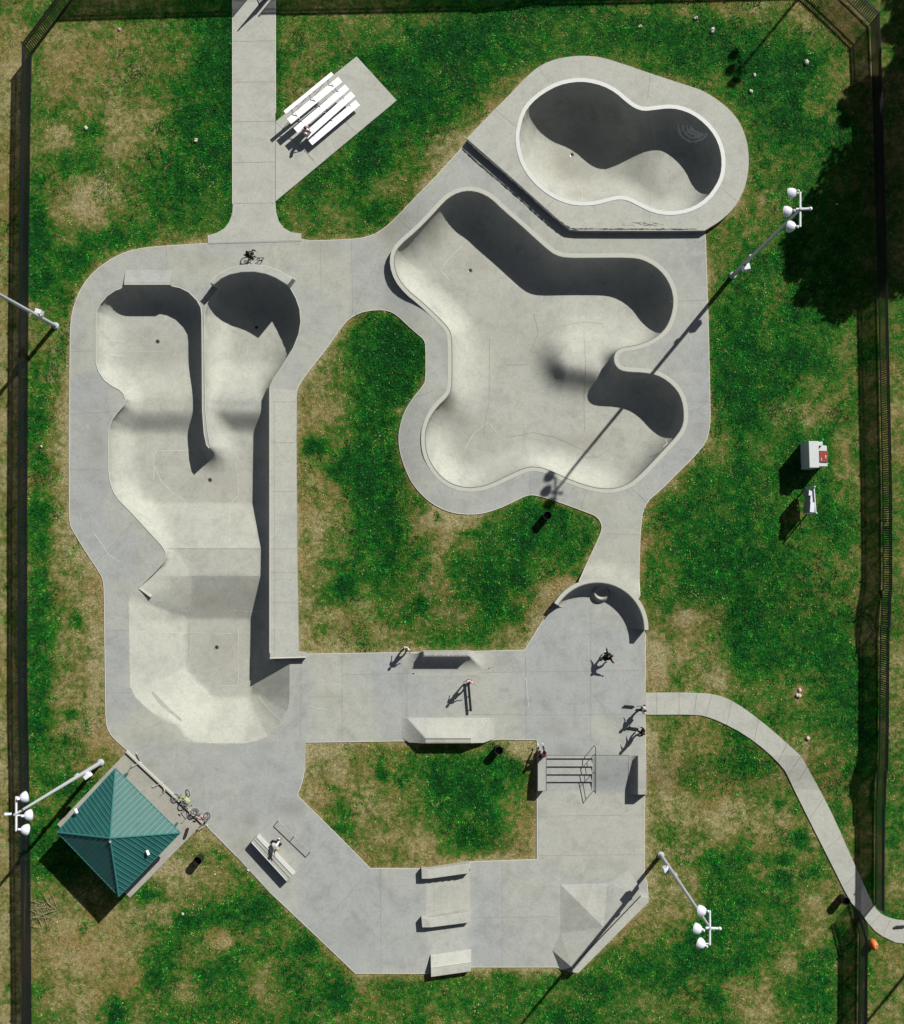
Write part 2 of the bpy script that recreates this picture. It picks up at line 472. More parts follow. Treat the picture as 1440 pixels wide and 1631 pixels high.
# outlines, photograph pixels
WEST = [(331, 375), (331, 387), (300, 389), (265, 391), (230, 394), (205, 399), (180, 410), (158, 425), (140, 442), (127, 462), (117, 487), (112, 512), (111, 545), (109.5, 700), (110, 835),
        (120, 853), (140, 885), (158, 912), (164, 924), (165.5, 945), (166, 1000), (168, 1150), (172, 1164), (180, 1176), (204, 1197), (325, 1312), (376, 1364)]
SOUTH = [(428, 1420), (500, 1488), (566, 1551), (684, 1551), (684, 1549), (750, 1541), (887, 1541), (912, 1549), (921, 1550), (1033, 1437), (1033, 1429), (1031.5, 1408), (1027, 1392), (1027, 1262), (1028, 1120), (1029, 1010)]
ARCO = [(952 + 79.5 * math.cos(R(a)), 1002 - 79.5 * math.sin(R(a))) for a in range(0, 32, 4)]
ARCL = [(952 + 79.5 * math.cos(R(a)), 1002 - 79.5 * math.sin(R(a))) for a in range(36, 114, 4)]
ARCL2 = [(952 + 79.5 * math.cos(R(a)), 1002 - 79.5 * math.sin(R(a))) for a in range(116, 149, 4)]
EAST = [(1018.5, 948), (1018.5, 920), (1020, 860), (1021.5, 838), (1024, 816), (1032, 798), (1053.4, 780), (1080, 753), (1104, 729.5), (1116, 716), (1125, 703), (1130, 688), (1132, 664.5), (1130.5, 590), (1129, 520), (1124, 372)]
KTOP = [(1122.8, 367), (1150.6, 350), (1171.4, 329), (1185.3, 303), (1192, 275.3), (1193, 247.5), (1188.8, 219.7), (1178.3, 193.7), (1161, 172.8), (1140, 156.5), (1119.3, 144), (1098.5, 137), (1067, 127),
        (1032.5, 115.6), (997.8, 103.4), (963, 92.3), (942, 88.8), (914.4, 88.8), (883, 94), (858.9, 105), (838, 122.5), (806.8, 155.5), (772, 190), (743.5, 220.5)]
KBOT = [(824, 291), (879.7, 341.3), (895, 355), (907.5, 365.5), (925, 367.3), (1000, 367.6), (1067, 367.6)]
NW = [(740, 230), (690, 285), (655, 320), (632, 345), (612, 363), (595, 374), (570, 380), (530, 382), (480, 383), (480, 372)]
ISL1 = [(473.3, 1039.5), (472, 900), (471, 700), (471.5, 640), (473, 622), (480, 608), (493, 590), (520, 556), (546, 519), (556, 508), (575, 497.5), (600, 493.5), (618, 495), (632, 502), (650.7, 520), (667, 534), (675, 541), (677.8, 551),
        (677.8, 606.7), (672, 616), (656, 635.6), (643, 657), (636, 682), (634.4, 700.6), (637, 722), (645.3, 747.5), (655, 768), (667, 783.6), (682, 798), (699.5, 809), (717, 816), (735.6, 819.5), (764.5, 819.5), (793.3, 811), (815, 801), (836.7, 790.5), (845, 788.5), (854.7, 789.5), (880, 796.3), (934, 816), (948.6, 822), (956, 830), (958.8, 841), (955, 853), (938, 890), (921, 925)]
ISL1B = [(884, 960), (866, 986), (835.5, 1035), (700, 1038), (560, 1040), (488, 1041)]
ISL2 = [(487, 1183), (560, 1182), (690, 1180), (745, 1182), (800, 1178), (855, 1179), (856, 1262), (856, 1372), (750, 1376), (668, 1383), (590, 1382.5), (530, 1322), (474, 1267), (482, 1245), (486, 1225)]

def smooth_open(L, it=1):
    for _ in range(it):
        o = [L[0]]
        for a, b in zip(L, L[1:]):
            if math.hypot(b[0] - a[0], b[1] - a[1]) < 60: o += [(a[0] * .75 + b[0] * .25, a[1] * .75 + b[1] * .25), (a[0] * .25 + b[0] * .75, a[1] * .25 + b[1] * .75)]
            else: o += [(a[0] * .93 + b[0] * .07, a[1] * .93 + b[1] * .07), (a[0] * .07 + b[0] * .93, a[1] * .07 + b[1] * .93)]
        o.append(L[-1]); L = o
    return L
KTOP = smooth_open(KTOP, 2); EAST = smooth_open(EAST); NW = smooth_open(NW); ISL1 = smooth_open(ISL1)
WEST = WEST[:2] + smooth_open(WEST[2:-1]) + WEST[-1:]
zd = zdeck
west = WP(WEST, 0); south = WP(SOUTH, lambda a, b: float(drop(a, b))); east = WP(EAST, .6); nw = WP(NW, lambda a, b: float(zd(a, b)))
arco = WP(ARCO, .9); arcl = WP(ARCL, .9); arcl2 = WP(ARCL2, .6)
ktop = WP(KTOP, 1.05); kbot = WP(KBOT, 1.05)
isl1 = WP(ISL1, lambda a, b: float(zd(a, b))); isl1b = WP(ISL1B, 0); isl2 = WP(ISL2, lambda a, b: 0.0)

UNION = west + south + arco + east + ktop + nw
ISLAND1 = isl1 + arcl2 + isl1b
ISLAND2 = isl2

# greenness of the lawn, one digit per 40 px (0 = dry, 9 = deep green)
rows = {0: "344333467994333456788877655433332135",
1: "132223468994554588998766888787553235",
2: "131233558994458889988666666788897424",
3: "133223688994333799964555555547885333",
4: "144411378994448798535555555556884533",
5: "131511479994448763225555555556677753",
6: "145624689995679742225555555555666653",
7: "264126788995776432222222222244676553",
8: "272134565995638852222222222244466653",
9: "285688435555555555555555555544467654",
10: "188643333333333333333333333346777654",
11: "187433333333333333333333333346677765",
12: "044333333333347888555555555588677665",
13: "044333333333338988555555555589687655",
14: "152333333333248988555555555588888554",
15: "152333333333238988555555555588863343",
16: "171333333333129885555555555569523442",
17: "151333333333539885555555555538576342",
18: "161333333333269755555555555548587343",
19: "151333333333229933355555554768688443",
20: "182333333333128841147888755888738744",
21: "181333333333136862368877755888757744",
22: "161133333333146754887575555888865433",
23: "172133333333374542696233555888874533",
24: "183133333333132473286123555348876525",
25: "182133333333123236752333555158878714",
26: "173133333333333333333333333318777861",
27: "181133333333333333333333333313557871",
28: "192233333333333333333333333326555783",
29: "173213333333223335542222223338324583",
30: "163433333333223458886222222268613574",
31: "157733333333232348995222222247415454",
32: "165333311333372346883222222223223666",
33: "177333321333362225782222222245232535",
34: "178555113545464333222222222277535323",
35: "133236223563333333222222222288752262",
36: "131321277884333333222222222188763455",
37: "121123662655633333222222444888852644",
38: "131124757745553333222226688877517643",
39: "141124435847464667566668865572276553",
40: "143274666556544565566688754673166533"}
GM = np.zeros((41, 36))
for k_, s_ in rows.items():
    s_ = (s_ + '3' * 36)[:36]
    GM[k_] = [int(ch) for ch in s_]
def green_at(px, py):
    u = np.clip(px / 40 - .5, 0, 34.999); v = np.clip(py / 40 - .5, 0, 39.999)
    i = u.astype(int); j = v.astype(int); fu = u - i; fv = v - j
    fu = fu * fu * (3 - 2 * fu); fv = fv * fv * (3 - 2 * fv)
    g = (GM[j, i] * (1 - fu) + GM[j, i + 1] * fu) * (1 - fv) + (GM[j + 1, i] * (1 - fu) + GM[j + 1, i + 1] * fu) * fv
    return g / 9
SPOTS = [(503, 713, 22, 14, .7), (77, 440, 12, 12, .4), (84, 182, 6, 6, .6), (163, 183, 6, 5, .6), (155, 205, 18, 14, .5), (122, 985, 11, 13, .7), (66, 912, 9, 7, .6), (98, 912, 7, 6, .5), (113, 1137, 9, 11, .6), (103, 1175, 7, 9, .6),
         (128, 955, 6, 8, .5), (245, 1427, 22, 12, .6), (288, 1467, 14, 10, .6), (130, 1485, 8, 8, .5), (245, 1565, 20, 18, .5), (187, 1612, 12, 22, .7), (484, 1510, 20, 12, .5), (540, 1585, 20, 20, .5), (608, 1235, 11, 8, .6), (635, 1245, 8, 9, .4),
         (1246, 1283, 9, 11, .7), (1272, 1293, 10, 10, .7), (1280, 1338, 16, 15, .7), (1253, 1372, 14, 9, .6), (1250, 1403, 14, 12, .6), (1305, 1395, 16, 14, .6), (1262, 1265, 8, 5, .5), (697, 823, 7, 8, .8), (670, 800, 14, 10, .4), (742, 826, 10, 8, .6), (750, 850, 16, 6, .6),
         (518, 898, 20, 8, .6), (548, 935, 22, 16, .4), (680, 962, 22, 10, .4), (830, 925, 14, 14, .3), (515, 1000, 14, 14, .3), (1100, 1245, 30, 24, .2), (1195, 1345, 10, 8, .4), (1070, 1335, 20, 14, .3), (590, 235, 26, 26, .3), (612, 200, 12, 18, .3), (603, 70, 20, 20, .3),
         (545, 755, 20, 18, .4), (1075, 480, 0, 1, 0), (128, 250, 14, 22, .3), (105, 262, 10, 22, .4), (700, 75, 40, 20, .15), (880, 15, 60, 12, .2)]
BARE = [(880, 955, 14, 26, .9), (900, 928, 16, 10, .6), (360, 1500, 22, 14, .6), (415, 1570, 22, 22, .4), (1273, 1105, 9, 14, .8), (1287, 1178, 7, 4, .9), (635, 655, 9, 6, .9), (1045, 1050, 20, 50, .7), (1095, 985, 22, 16, .5), (1090, 1165, 0, 1, 0), (267, 1380, 18, 9, .7), (500, 1195, 24, 10, .7), (545, 1225, 8, 26, .4),
        (700, 345, 0, 1, 0), (1052, 770, 0, 1, 0), (1040, 1190, 12, 30, .6), (536, 1306, 7, 9, .7), (680, 1348, 16, 14, .6), (830, 1195, 22, 16, .6), (147, 870, 12, 40, .5), (150, 1100, 8, 130, .4), (190, 1185, 20, 20, .4), (1155, 1330, 24, 26, .3), (1215, 1440, 22, 60, .3), (530, 1220, 10, 30, .3),
        (1090, 712, 18, 16, .4), (1080, 760, 20, 16, .4), (720, 832, 50, 12, .5), (1175, 1270, 26, 40, .4), (860, 1010, 16, 24, .7), (130, 320, 40, 60, .2), (1145, 1310, 24, 14, .2), (150, 1500, 60, 60, .25)]
def paint(o):
    me = o.data; n = len(me.vertices); co = np.zeros(n * 3); me.vertices.foreach_get('co', co); co = co.reshape(-1, 3)
    px, py = topx(co[:, 0], co[:, 1])
    g = green_at(px, py)
    for x_, y_, rx, ry, a in SPOTS:
        if rx: g = g + a * np.exp(-(((px - x_) / rx) ** 2 + ((py - y_) / ry) ** 2) ** 1.5)
    dd = np.zeros(n)
    for x_, y_, rx, ry, a in BARE:
        if rx:
            e = np.exp(-(((px - x_) / rx) ** 2 + ((py - y_) / ry) ** 2)); g = g - a * .65 * e; dd = np.maximum(dd, a * .45 * e)
    d = dist(EDGESEG, co[:, 0], co[:, 1])
    dry = np.maximum(np.exp(-(d / .30) ** 1.3) * .45, dd)
    at = me.attributes.new('green', 'FLOAT', 'POINT'); at.data.foreach_set('value', (np.clip(g, 0, 1.1) * .88 + .045).astype('f'))
    at = me.attributes.new('dry', 'FLOAT', 'POINT'); at.data.foreach_set('value', dry.astype('f'))
    return o
EDGESEG = segs_of(UNION) + segs_of(ISLAND1) + segs_of(ISLAND2)

# extra points inside the frame give the lawn its detail
fx, fy = np.meshgrid(np.arange(-34, 36, .42), np.arange(-40, 42, .42))
ex = np.stack([fx.ravel() + nrng.normal(0, .05, fx.size), fy.ravel() + nrng.normal(0, .05, fx.size)], 1)
dd_ = dist(EDGESEG, ex[:, 0], ex[:, 1]); ex = ex[dd_ > .12]
BIG = [(-220, -220), (220, -220), (220, 220), (-220, 220)]
g_ = hf('grass_ground', BIG, [UNION], zgrass, 15, .5, M['grass'], extra=ex)
paint(g_); tag(g_, kind='structure')
for nm, poly in (('grass_island', ISLAND1), ('grass_island', ISLAND2)):
    o = hf(nm, poly, [], zgrass, .4, .5, M['grass']); paint(o); tag(o, kind='structure')

# ---------------------------------------------------------------- bowls: rims in photograph pixels (x, y[, height])
KR = [(827.6, 209.3), (834.6, 181.5), (846.7, 164.2), (865.8, 148.5), (890, 135.7), (914.4, 130.5), (935, 130.5), (959.6, 136.4), (980.4, 147.5), (997.8, 163), (1011.7, 172.8), (1025.6, 177), (1043, 175), (1063.8, 172.5), (1081, 174), (1102, 181.5),
      (1122.8, 197), (1138.4, 216), (1147, 237), (1149.9, 258), (1147.8, 278.8), (1140, 296), (1126, 315), (1105.4, 329), (1084.6, 335.3), (1063.8, 337), (1043, 333.6), (1022, 324), (1004.7, 314.5), (987.4, 311), (970, 314.5), (949, 320.4), (928.3, 322), (907.5, 319.7),
      (886.7, 311.7), (865.8, 297.8), (848.5, 280.5), (836.3, 261.4), (829.4, 240.5), (827, 223)]
MR = [(627.5, 422), (628.6, 404.5), (636.4, 390.9), (663.6, 367.5), (685, 346), (700.6, 328.6), (714.2, 315), (729.7, 306.5), (747.2, 303.3), (764.7, 306.5), (782.3, 315.8), (801.7, 334.5), (829, 357.8), (852.3, 379.2), (871.7, 396.7), (885.3, 406.4), (902.8, 410.7),
      (949.5, 410.3), (1004, 410), (1023.4, 413), (1042.8, 423), (1058.4, 437.5), (1069.3, 457), (1073.2, 476.4), (1072, 494), (1066, 513.4), (1057.6, 527), (1042.9, 538.7), (1023.4, 547.6), (1006.4, 551.5), (992, 553.2), (981, 559.7), (977.5, 570.6), (980, 581.4), (988.4, 589.7),
      (1002.8, 592.2), (1024.5, 593), (1046, 596.6), (1064, 606.7), (1078.7, 621), (1086.6, 637.4), (1089.5, 655.4), (1088.8, 675.3), (1080.5, 691.5), (1060.6, 713.2), (1035.3, 740.3), (1017.3, 758.4), (1002.8, 770), (984.8, 777), (966.7, 779), (945, 776.4), (916, 767.4),
      (887.3, 754.7), (869.2, 746.4), (851, 743.2), (836.7, 745), (815, 754.7), (782.5, 770.3), (764.5, 775.7), (742.8, 777), (721, 771.7), (703, 760.2), (688.6, 742), (679.6, 722.2), (677, 700.6), (678.5, 682.5), (685, 664.5), (697.6, 646.4), (710.3, 634.8), (717.5, 624.7),
      (720, 610), (720, 563.3), (719.3, 538), (716, 524), (696.7, 503.6), (669.5, 478.4), (650, 462.8), (634.5, 443.4)]
ARCI = [(340.6, 452.8), (352, 443.5), (366, 437), (385, 433), (405, 432.5), (424, 436), (440, 442.5), (458, 453.5)]   # inner top edge of the arc wall, 1.2 m up
CL = [(222, 935), (243.8, 913.8), (259.4, 896.7), (263.7, 888), (263.7, 879.6), (258, 869.6), (241, 851), (206.7, 814), (189.7, 797), (181, 784.2), (175.4, 768.5), (172.6, 748.7), (172.3, 697.4), (173.4, 681.8), (178.3, 669), (188, 656), (196.8, 646), (199.6, 636), (196.8, 627.7), (189.7, 620.6),
      (178.3, 614.9), (166.9, 606.3), (157, 592), (152.6, 577.9), (152.6, 512.4), (154, 495.3), (159.8, 483.9), (171, 471), (184, 462.5), (196.8, 458.3)]
CL2 = [(197.6, 453, .4), (271, 453, .4)]
CL3 = [(272, 455.6), (286.5, 458.3), (300.7, 465.4), (313.5, 478.2), (320, 490), (321.3, 504), (321.8, 560), (322.4, 655), (325, 690), (329, 709), (333, 714), (334.5, 711), (331, 690), (327, 655), (325.6, 560), (325.2, 500), (330, 482), (340, 470)]
CL5 = [(462, 458), (471.5, 475.4), (477.3, 492.4), (479, 512.4), (475.8, 532.3), (467.3, 553.7), (448.8, 583.6), (435, 604), (429, 618)]
def ztop(py): return .45 * lin(622, 1050, py)
CE = [(429, 680, float(ztop(680))), (429, 780, float(ztop(780))), (429.3, 875, float(ztop(875))), (429.8, 960, float(ztop(960))), (430.3, 1049, .45)]
CS = [(461.5, 1050), (461, 1116), (457.3, 1133), (443, 1155.8), (426, 1173), (409, 1180), (389, 1184), (306.4, 1183.7), (289.3, 1180), (272.2, 1167), (238, 1131.6), (215.3, 1110), (207.3, 1093), (206, 1016), (205, 958), (209, 946)]
A_ = WP(CL) + WP(CL2) + WP(CL3); ARCIW = WP(ARCI, 1.2); B_ = WP(CL5) + WP(CE)
COMBO = A_ + ARCIW + B_ + WP(CS)
STEEP = segs_of(WP(CL[:]) + WP(CL2) + WP(CL3) + ARCIW + B_, False)
BANKW = segs_of(WP(CS[9:]) + WP(CL[:1]), False)
BANKS = segs_of(WP(CS[:10]), False)
MAINR = WP(MR, .6)
KIDR = WP(KR, 1.05)
MAIN = smooth_poly(MAINR, 1); KID = smooth_poly(KIDR, 1)
MAINB = offset(MAIN, .30); KIDB = offset(KID, .27)

def quarter(d, D, k=1.05, wmax=9):
    w = np.minimum(D * k, wmax); t = np.clip(1 - d / w, 0, 1)
    return D * (1 - np.sqrt(np.maximum(0, 1 - t * t)))
def seg_ridge(X, Y, a, b, s1, s2):
    """soft mound along a segment; s1 = sigma on the sunlit side, s2 = sigma on the far side"""
    ax, ay = G(*a); bx, by = G(*b); dx, dy = bx - ax, by - ay; L = dx * dx + dy * dy
    t = np.clip(((X - ax) * dx + (Y - ay) * dy) / L, 0, 1); ox = X - ax - t * dx; oy = Y - ay - t * dy
    side = ox * .635 + oy * .772
    rr = np.sqrt(ox * ox + oy * oy) + .3
    sg = s2 + (s1 - s2) * sst(-1.1, 1.1, side / rr)
    return np.exp(-(ox * ox + oy * oy) / (2 * sg * sg))
def zmain(X, Y):
    px, py = topx(X, Y)
    d = dist(segs_of(MAIN), X, Y)
    F = -1.6 - .0 * X
    F = F + 1.2 * seg_ridge(X, Y, (906, 576), (950, 584), 1.9, .88)
    F = F + .35 * seg_ridge(X, Y, (735, 590), (728, 640), 1.2, 1.0) * .8
    F = F + .25 * sst(690, 660, py) * 0
    return F + quarter(d, .6 - F, 1.0)
def zkid(X, Y):
    px, py = topx(X, Y)
    d = dist(segs_of(KID), X, Y)
    F = 1.05 - (3.1 - 1.15 * sst(965, 1065, px))
    return F + quarter(d, 1.05 - F, .95)
def floor_combo(px, py):
    F = -1.62 + 0 * px
    right = sst(318, 330, px)
    F = F - .35 * right * (1 - sst(560, 640, py))
    cr = .52 * sst(565, 638, py) * (1 - sst(648, 690, py)) + right * .22 * sst(575, 640, py) * (1 - sst(648, 690, py))
    F = F + cr - .16 * sst(648, 690, py)
    F = F + 1.10 * lin(800, 874, py) * (1 - lin(918, 988, py))
    return F
def ridge_top(px, py):
    return np.where(px > 380, ztop(py), 0) 
def zcombo(X, Y):
    px, py = topx(X, Y)
    F = floor_combo(px, py)
    top = np.where((px > 345) & (py > 615) & (py < 1052), ztop(py), 0.0)
    blk = .25 * (1 - sst(455, 470, py)) * sst(190, 199, px) * (1 - sst(270, 277, px))
    dA = dist(STEEP, X, Y); rA = quarter(dA, top + blk - F, 1.0)
    s = sst(880, 960, py)
    dW = dist(BANKW, X, Y); dS = dist(BANKS, X, Y)
    def bank(d, w):
        t = np.clip(1 - d / w, 0, 1); return np.where(t > .12, (t - .06) / .94, t * t / .24 * .53)
    rB = np.minimum(1, (bank(dW, 3.9) ** 3 + bank(dS, 3.3) ** 3) ** (1 / 3)) * (0 - F)
    # soft union of the banks
    rB = np.where(py > 880, rB, 0)
    r = np.maximum(rA, rB)
    return F + r
def ring_points(poly, ds, step):
    out = []
    for d in ds:
        out += resample(offset(poly, -d), step)
    return out
def bowl(name, label, poly, zf, mat, step=.14, group='skate bowls sunk in the concrete deck'):
    ex_ = ring_points(poly, (.035, .10), .12)
    ea = np.array(ex_); dz = dist(segs_of(resample(poly, .12)), ea[:, 0], ea[:, 1])
    ex_ = [p for p, q in zip(ex_, dz) if q > .025]
    o = hf(name, poly, [], zf, step, .12, mat, extra=ex_, keepout=1.2)
    tag(o, label, 'skate bowl', group); return o
kid = bowl('skate_bowl', 'kidney shaped pool bowl with a broad white rim on the raised slab', KID, zkid, M['kidney'])
mainb = bowl('skate_bowl', 'large winding bowl with lobed beige walls and a mound in the middle', MAIN, zmain, M['bowl'])
COMBO_S = COMBO
combo = bowl('skate_bowl', 'long twin pocket bowl split by a thin spine beside the raised ledge', COMBO_S, zcombo, M['bowl'])

def flatz(z): return lambda X, Y: X * 0 + z
o = hf('coping', KIDB, [KID], flatz(1.075), 5, .12, M['coping'], parent=kid, skirt=flatz(.98), skirt_holes=True, smooth=False)
o = hf('rim_band', MAINB, [MAIN], flatz(.612), 5, .15, M['lip'], parent=mainb, skirt=lambda X, Y: w2(zdeck)(X, Y) - .06, skirt_holes=False, smooth=False)
def tube_on(parent, name, pts3, r, mat, n=8):
    m = MB(); m.tube(pts3, r, n); return m.build(name, mat, parent, True)
mp_ = resample(MAIN, .4); tube_on(mainb, 'coping', [(x, y, .60) for x, y in mp_ + mp_[:1]], .03, M['rail'], 6)
cp = resample(WP(CL) , .3, False)
tube_on(combo, 'coping', [(x, y, .0) for x, y in cp], .035, M['lip'], 6)
cp = resample(WP(CL3), .3, False)
tube_on(combo, 'coping', [(x, y, .0) for x, y in cp], .035, M['lip'], 6)
cp = resample(WP(CL5), .3, False)
tube_on(combo, 'coping', [(x, y, .0) for x, y in cp], .03, M['lip'], 6)
# floor drains (parts of their bowls)
def drain(par, px, py, zf):
    x, y = P(px, py, -1.6); z = float(zf(np.array([x]), np.array([y]))[0]); x, y = P(px, py, z)
    m = MB(); m.lathe([(.001, z + .012), (.105, z + .012), (.115, z + .004)], Matrix.Translation((x, y, 0)), 18)
    m.build('drain', M['hole'], par)
    m = MB(); m.lathe([(.115, z + .006), (.155, z + .014), (.165, z + .004)], Matrix.Translation((x, y, 0)), 18)
    m.build('drain_collar', M['rail'], par)
drain(kid, 911, 246.5, zkid); drain(mainb, 749, 431, zmain)
for a in ((251, 544), (408.5, 521.5), (334.4, 764.5), (345.3, 1031)): drain(combo, *a, zcombo)
# thin scars: seams where one pour meets the next, cracks and repaired lines, following the surface
def strip(par, name, pts, w, zf, mat, lift=.006, jitter=0.0):
    pw = [P(px, py, float(zf(np.array([G(px, py)[0]]), np.array([G(px, py)[1]]))[0])) for px, py in pts]
    line = resample(pw, .15, False)
    if jitter: line = [(x + rnd.gauss(0, jitter), y + rnd.gauss(0, jitter)) for x, y in line]
    L = []; Rr = []
    n = len(line)
    for i in range(n):
        a = line[max(0, i - 1)]; b = line[min(n - 1, i + 1)]; dx, dy = b[0] - a[0], b[1] - a[1]; l = math.hypot(dx, dy) + 1e-9
        k = w / 2 * (1 if not jitter else rnd.uniform(.4, 1.3))
        L.append((line[i][0] - dy / l * k, line[i][1] + dx / l * k)); Rr.append((line[i][0] + dy / l * k, line[i][1] - dx / l * k))
    X = np.array([p[0] for p in L + Rr]); Y = np.array([p[1] for p in L + Rr]); Z = zf(X, Y) + lift
    vs_ = [(float(a), float(b), float(c)) for a, b, c in zip(X, Y, Z)]
    fs = [(n + i, n + i + 1, i + 1, i) for i in range(n - 1)]
    return mesh_obj(name, vs_, fs, mat, par)
for pts, wd in (([(1039, 183), (1041, 208), (1044, 234)], .045), ([(1040, 262), (1036, 290), (1030, 302)], .03), ([(990, 165), (968, 190)], .03), ([(1094, 335), (1086, 318)], .03), ([(1013, 178), (1008, 205)], .03),
                ([(905, 270), (922, 300)], .02), ([(925, 283), (930, 318)], .03)):
    strip(kid, 'crack', pts, wd, zkid, M['scar'], .012, .01)
for cx, r_ in ((1110, 8), (1109, 13), (1107, 18), (1106, 24)):
    pts = [(cx - 2 + r_ * math.cos(R(a)), 203 + r_ * math.sin(R(a))) for a in range(20, 190, 12)]
    strip(kid, 'pool_step', pts, .15, zkid, M['coping'], .02, .02)
for pts, wd in (([(702, 428), (715, 412), (735, 392)], .05), ([(702, 432), (716, 446)], .05), ([(850, 500), (858, 530), (845, 560)], .03), ([(865, 536), (890, 520), (930, 512), (960, 515)], .03),
                ([(780, 540), (779, 640), (770, 690)], .03), ([(930, 525), (931, 690)], .03), ([(740, 715), (755, 690), (778, 672), (797, 697)], .04), ([(812, 696), (850, 689), (885, 697), (910, 708), (940, 722)], .03), ([(925, 728), (952, 728), (972, 714)], .03), ([(805, 581), (840, 581)], .03),
                ([(770, 340), (800, 372)], .02)):
    strip(mainb, 'seam', pts, wd, zmain, M['scar'] if wd > .035 else M['joint'], .008, .006)
for pts, wd, k_ in (([(245, 765), (245, 725), (250, 718), (310, 717)], .06, 0), ([(245, 740), (256, 765), (278, 788), (296, 798)], .06, 0), ([(375, 735), (380, 765), (380, 790), (369, 800), (362, 800)], .05, 0), ([(366, 800), (365, 874)], .03, 0), ([(266, 874), (417, 874)], .05, 1), ([(250, 918), (414, 918)], .03, 0),
                    ([(181, 543), (200, 544)], .05, 0), ([(178, 565), (194, 567)], .07, 0), ([(367, 973), (392, 974), (420, 974)], .06, 0), ([(380, 1002), (380, 1043), (380, 1092), (350, 1092)], .04, 0), ([(403, 1096), (418, 1118), (433, 1134), (448, 1148)], .06, 0), ([(280, 548), (280, 565), (255, 572)], .03, 0),
                    ([(207, 1006), (300, 1008), (372, 1009)], .035, 0), ([(395, 550), (394, 566), (400, 578)], .04, 0), ([(302, 992), (300, 1045)], .03, 1), ([(260, 560), (200, 560)], .03, 0)):
    strip(combo, 'seam', pts, wd, zcombo, M['joint'] if k_ else M['scar'], .008, .008)

# ---------------------------------------------------------------- decks
zdw = w2(zdeck)
def zdeck_w(X, Y):
    px, py = topx(X, Y); z = zdeck(px, py)
    r = np.hypot(px - 950, py - 1000)
    up = .45 * sst(104, 79, r) * (py < 1003) * (px > 880)
    return z + up
deck_out = west + WP([(474, 1267), (482, 1245), (486, 1225), (487, 1183), (488, 1045)]) + list(isl1) + list(reversed(arcl)) 
deck_out = deck_out + east + [P(1124, 368, .6)] + WP([(1067, 366), (925, 366), (907.5, 364), (895, 353), (879.7, 339), (824, 289), (744, 221)], .6) + nw
deck = hf('concrete_deck', deck_out, [COMBO_S, MAINB], zdeck_w, .45, .3, M['deck'], skirt=lambda X, Y: zdeck_w(X, Y) - .5)
tag(deck, kind='structure')
plaza_out = WP([(376, 1364)]) + south + WP([(952 + 74 * math.cos(R(a)), 1002 - 74 * math.sin(R(a))) for a in range(0, 148, 4)]) + isl1b + WP([(488, 1045), (487, 1183)])[:2] + list(isl2[1:13])
ST1 = WP([(871, 1206), (944, 1206), (944, 1263), (871, 1263)]); ST2 = WP([(679, 1392), (749, 1388), (749, 1458), (679, 1462)])
zpl = w2(drop)
plaza = hf('concrete_plaza', plaza_out, [ST1, ST2], zpl, .45, .3, M['plaza'], skirt=lambda X, Y: zpl(X, Y) - .5)
tag(plaza, kind='structure')
# pale lips where the slabs meet the grass
def edge_strip(par, poly, zf, w=.05, lift=.006, closed=False):
    line = resample(poly, .3, closed); n = len(line); m = MB(); L = []; Q = []
    for i in range(n):
        a = line[max(0, i - 1)]; b = line[min(n - 1, i + 1)]; dx, dy = b[0] - a[0], b[1] - a[1]; l = math.hypot(dx, dy) + 1e-9
        L.append((line[i][0], line[i][1])); Q.append((line[i][0] - dy / l * w, line[i][1] + dx / l * w))
    X = np.array([p[0] for p in L + Q]); Y = np.array([p[1] for p in L + Q]); Z = zf(X, Y) + lift
    vs_ = [tuple(map(float, t)) for t in zip(X, Y, Z)]
    return mesh_obj('slab_edge', vs_, [(i, i + 1, n + i + 1, n + i) for i in range(n - 1)], M['edge'], par)
def oriented(poly, inner):  # strip on the left of travel
    return poly
edge_strip(deck, west, zdeck_w); edge_strip(plaza, south, zpl)
edge_strip(deck, east, zdeck_w); edge_strip(deck, list(isl1), zdeck_w); edge_strip(plaza, isl1b, zpl); edge_strip(plaza, isl2, zpl)
edge_strip(deck, nw, zdeck_w)
def joints(par, lst, zf, w=.022):
    for pts in lst: strip(par, 'joint', pts, w, zf, M['joint'], .005)
joints(deck, [[(111, 560), (152, 559)], [(110, 660), (192, 655)], [(110, 748), (172, 748)], [(150, 900), (215, 828)], [(166, 1005), (205, 1004)], [(168, 1104), (208, 1103)], [(228, 1162), (258, 1150)], [(331, 387), (480, 383)], [(265, 391), (265, 432)], [(282, 1184), (280, 1225)], [(480, 1060), (478, 1184)],
              [(510, 385), (512, 470)], [(560, 383), (562, 500)], [(600, 420), (560, 500)], [(632, 345), (654, 366)], [(1090, 405), (1124, 380)], [(1068, 480), (1129, 478)], [(1090, 640), (1131, 640)], [(645, 640), (690, 622)], [(720, 790), (722, 776)], [(845, 745), (845, 788)], [(935, 778), (925, 812)], [(1000, 772), (1030, 800)], [(965, 850), (1021, 852)]], zdeck_w)
joints(plaza, [[(545, 1041), (545, 1181)], [(648, 1040), (648, 1181)], [(837, 1045), (838, 1180)], [(941, 975), (941, 1195)], [(846, 1139), (1027, 1138)], [(846, 1070), (1028, 1068)], [(545, 1075), (660, 1072)], [(750, 1072), (837, 1070)], [(750, 1138), (846, 1138)], [(490, 1110), (545, 1110)],
               [(858, 1203), (1004, 1203)], [(858, 1300), (1027, 1298)], [(860, 1363), (1027, 1361)], [(800, 1376), (800, 1541)], [(750, 1462), (887, 1460)], [(606, 1383), (607, 1551)], [(530, 1325), (470, 1400)], [(474, 1267), (376, 1364)], [(500, 1486), (560, 1420), (590, 1385)]], zpl)
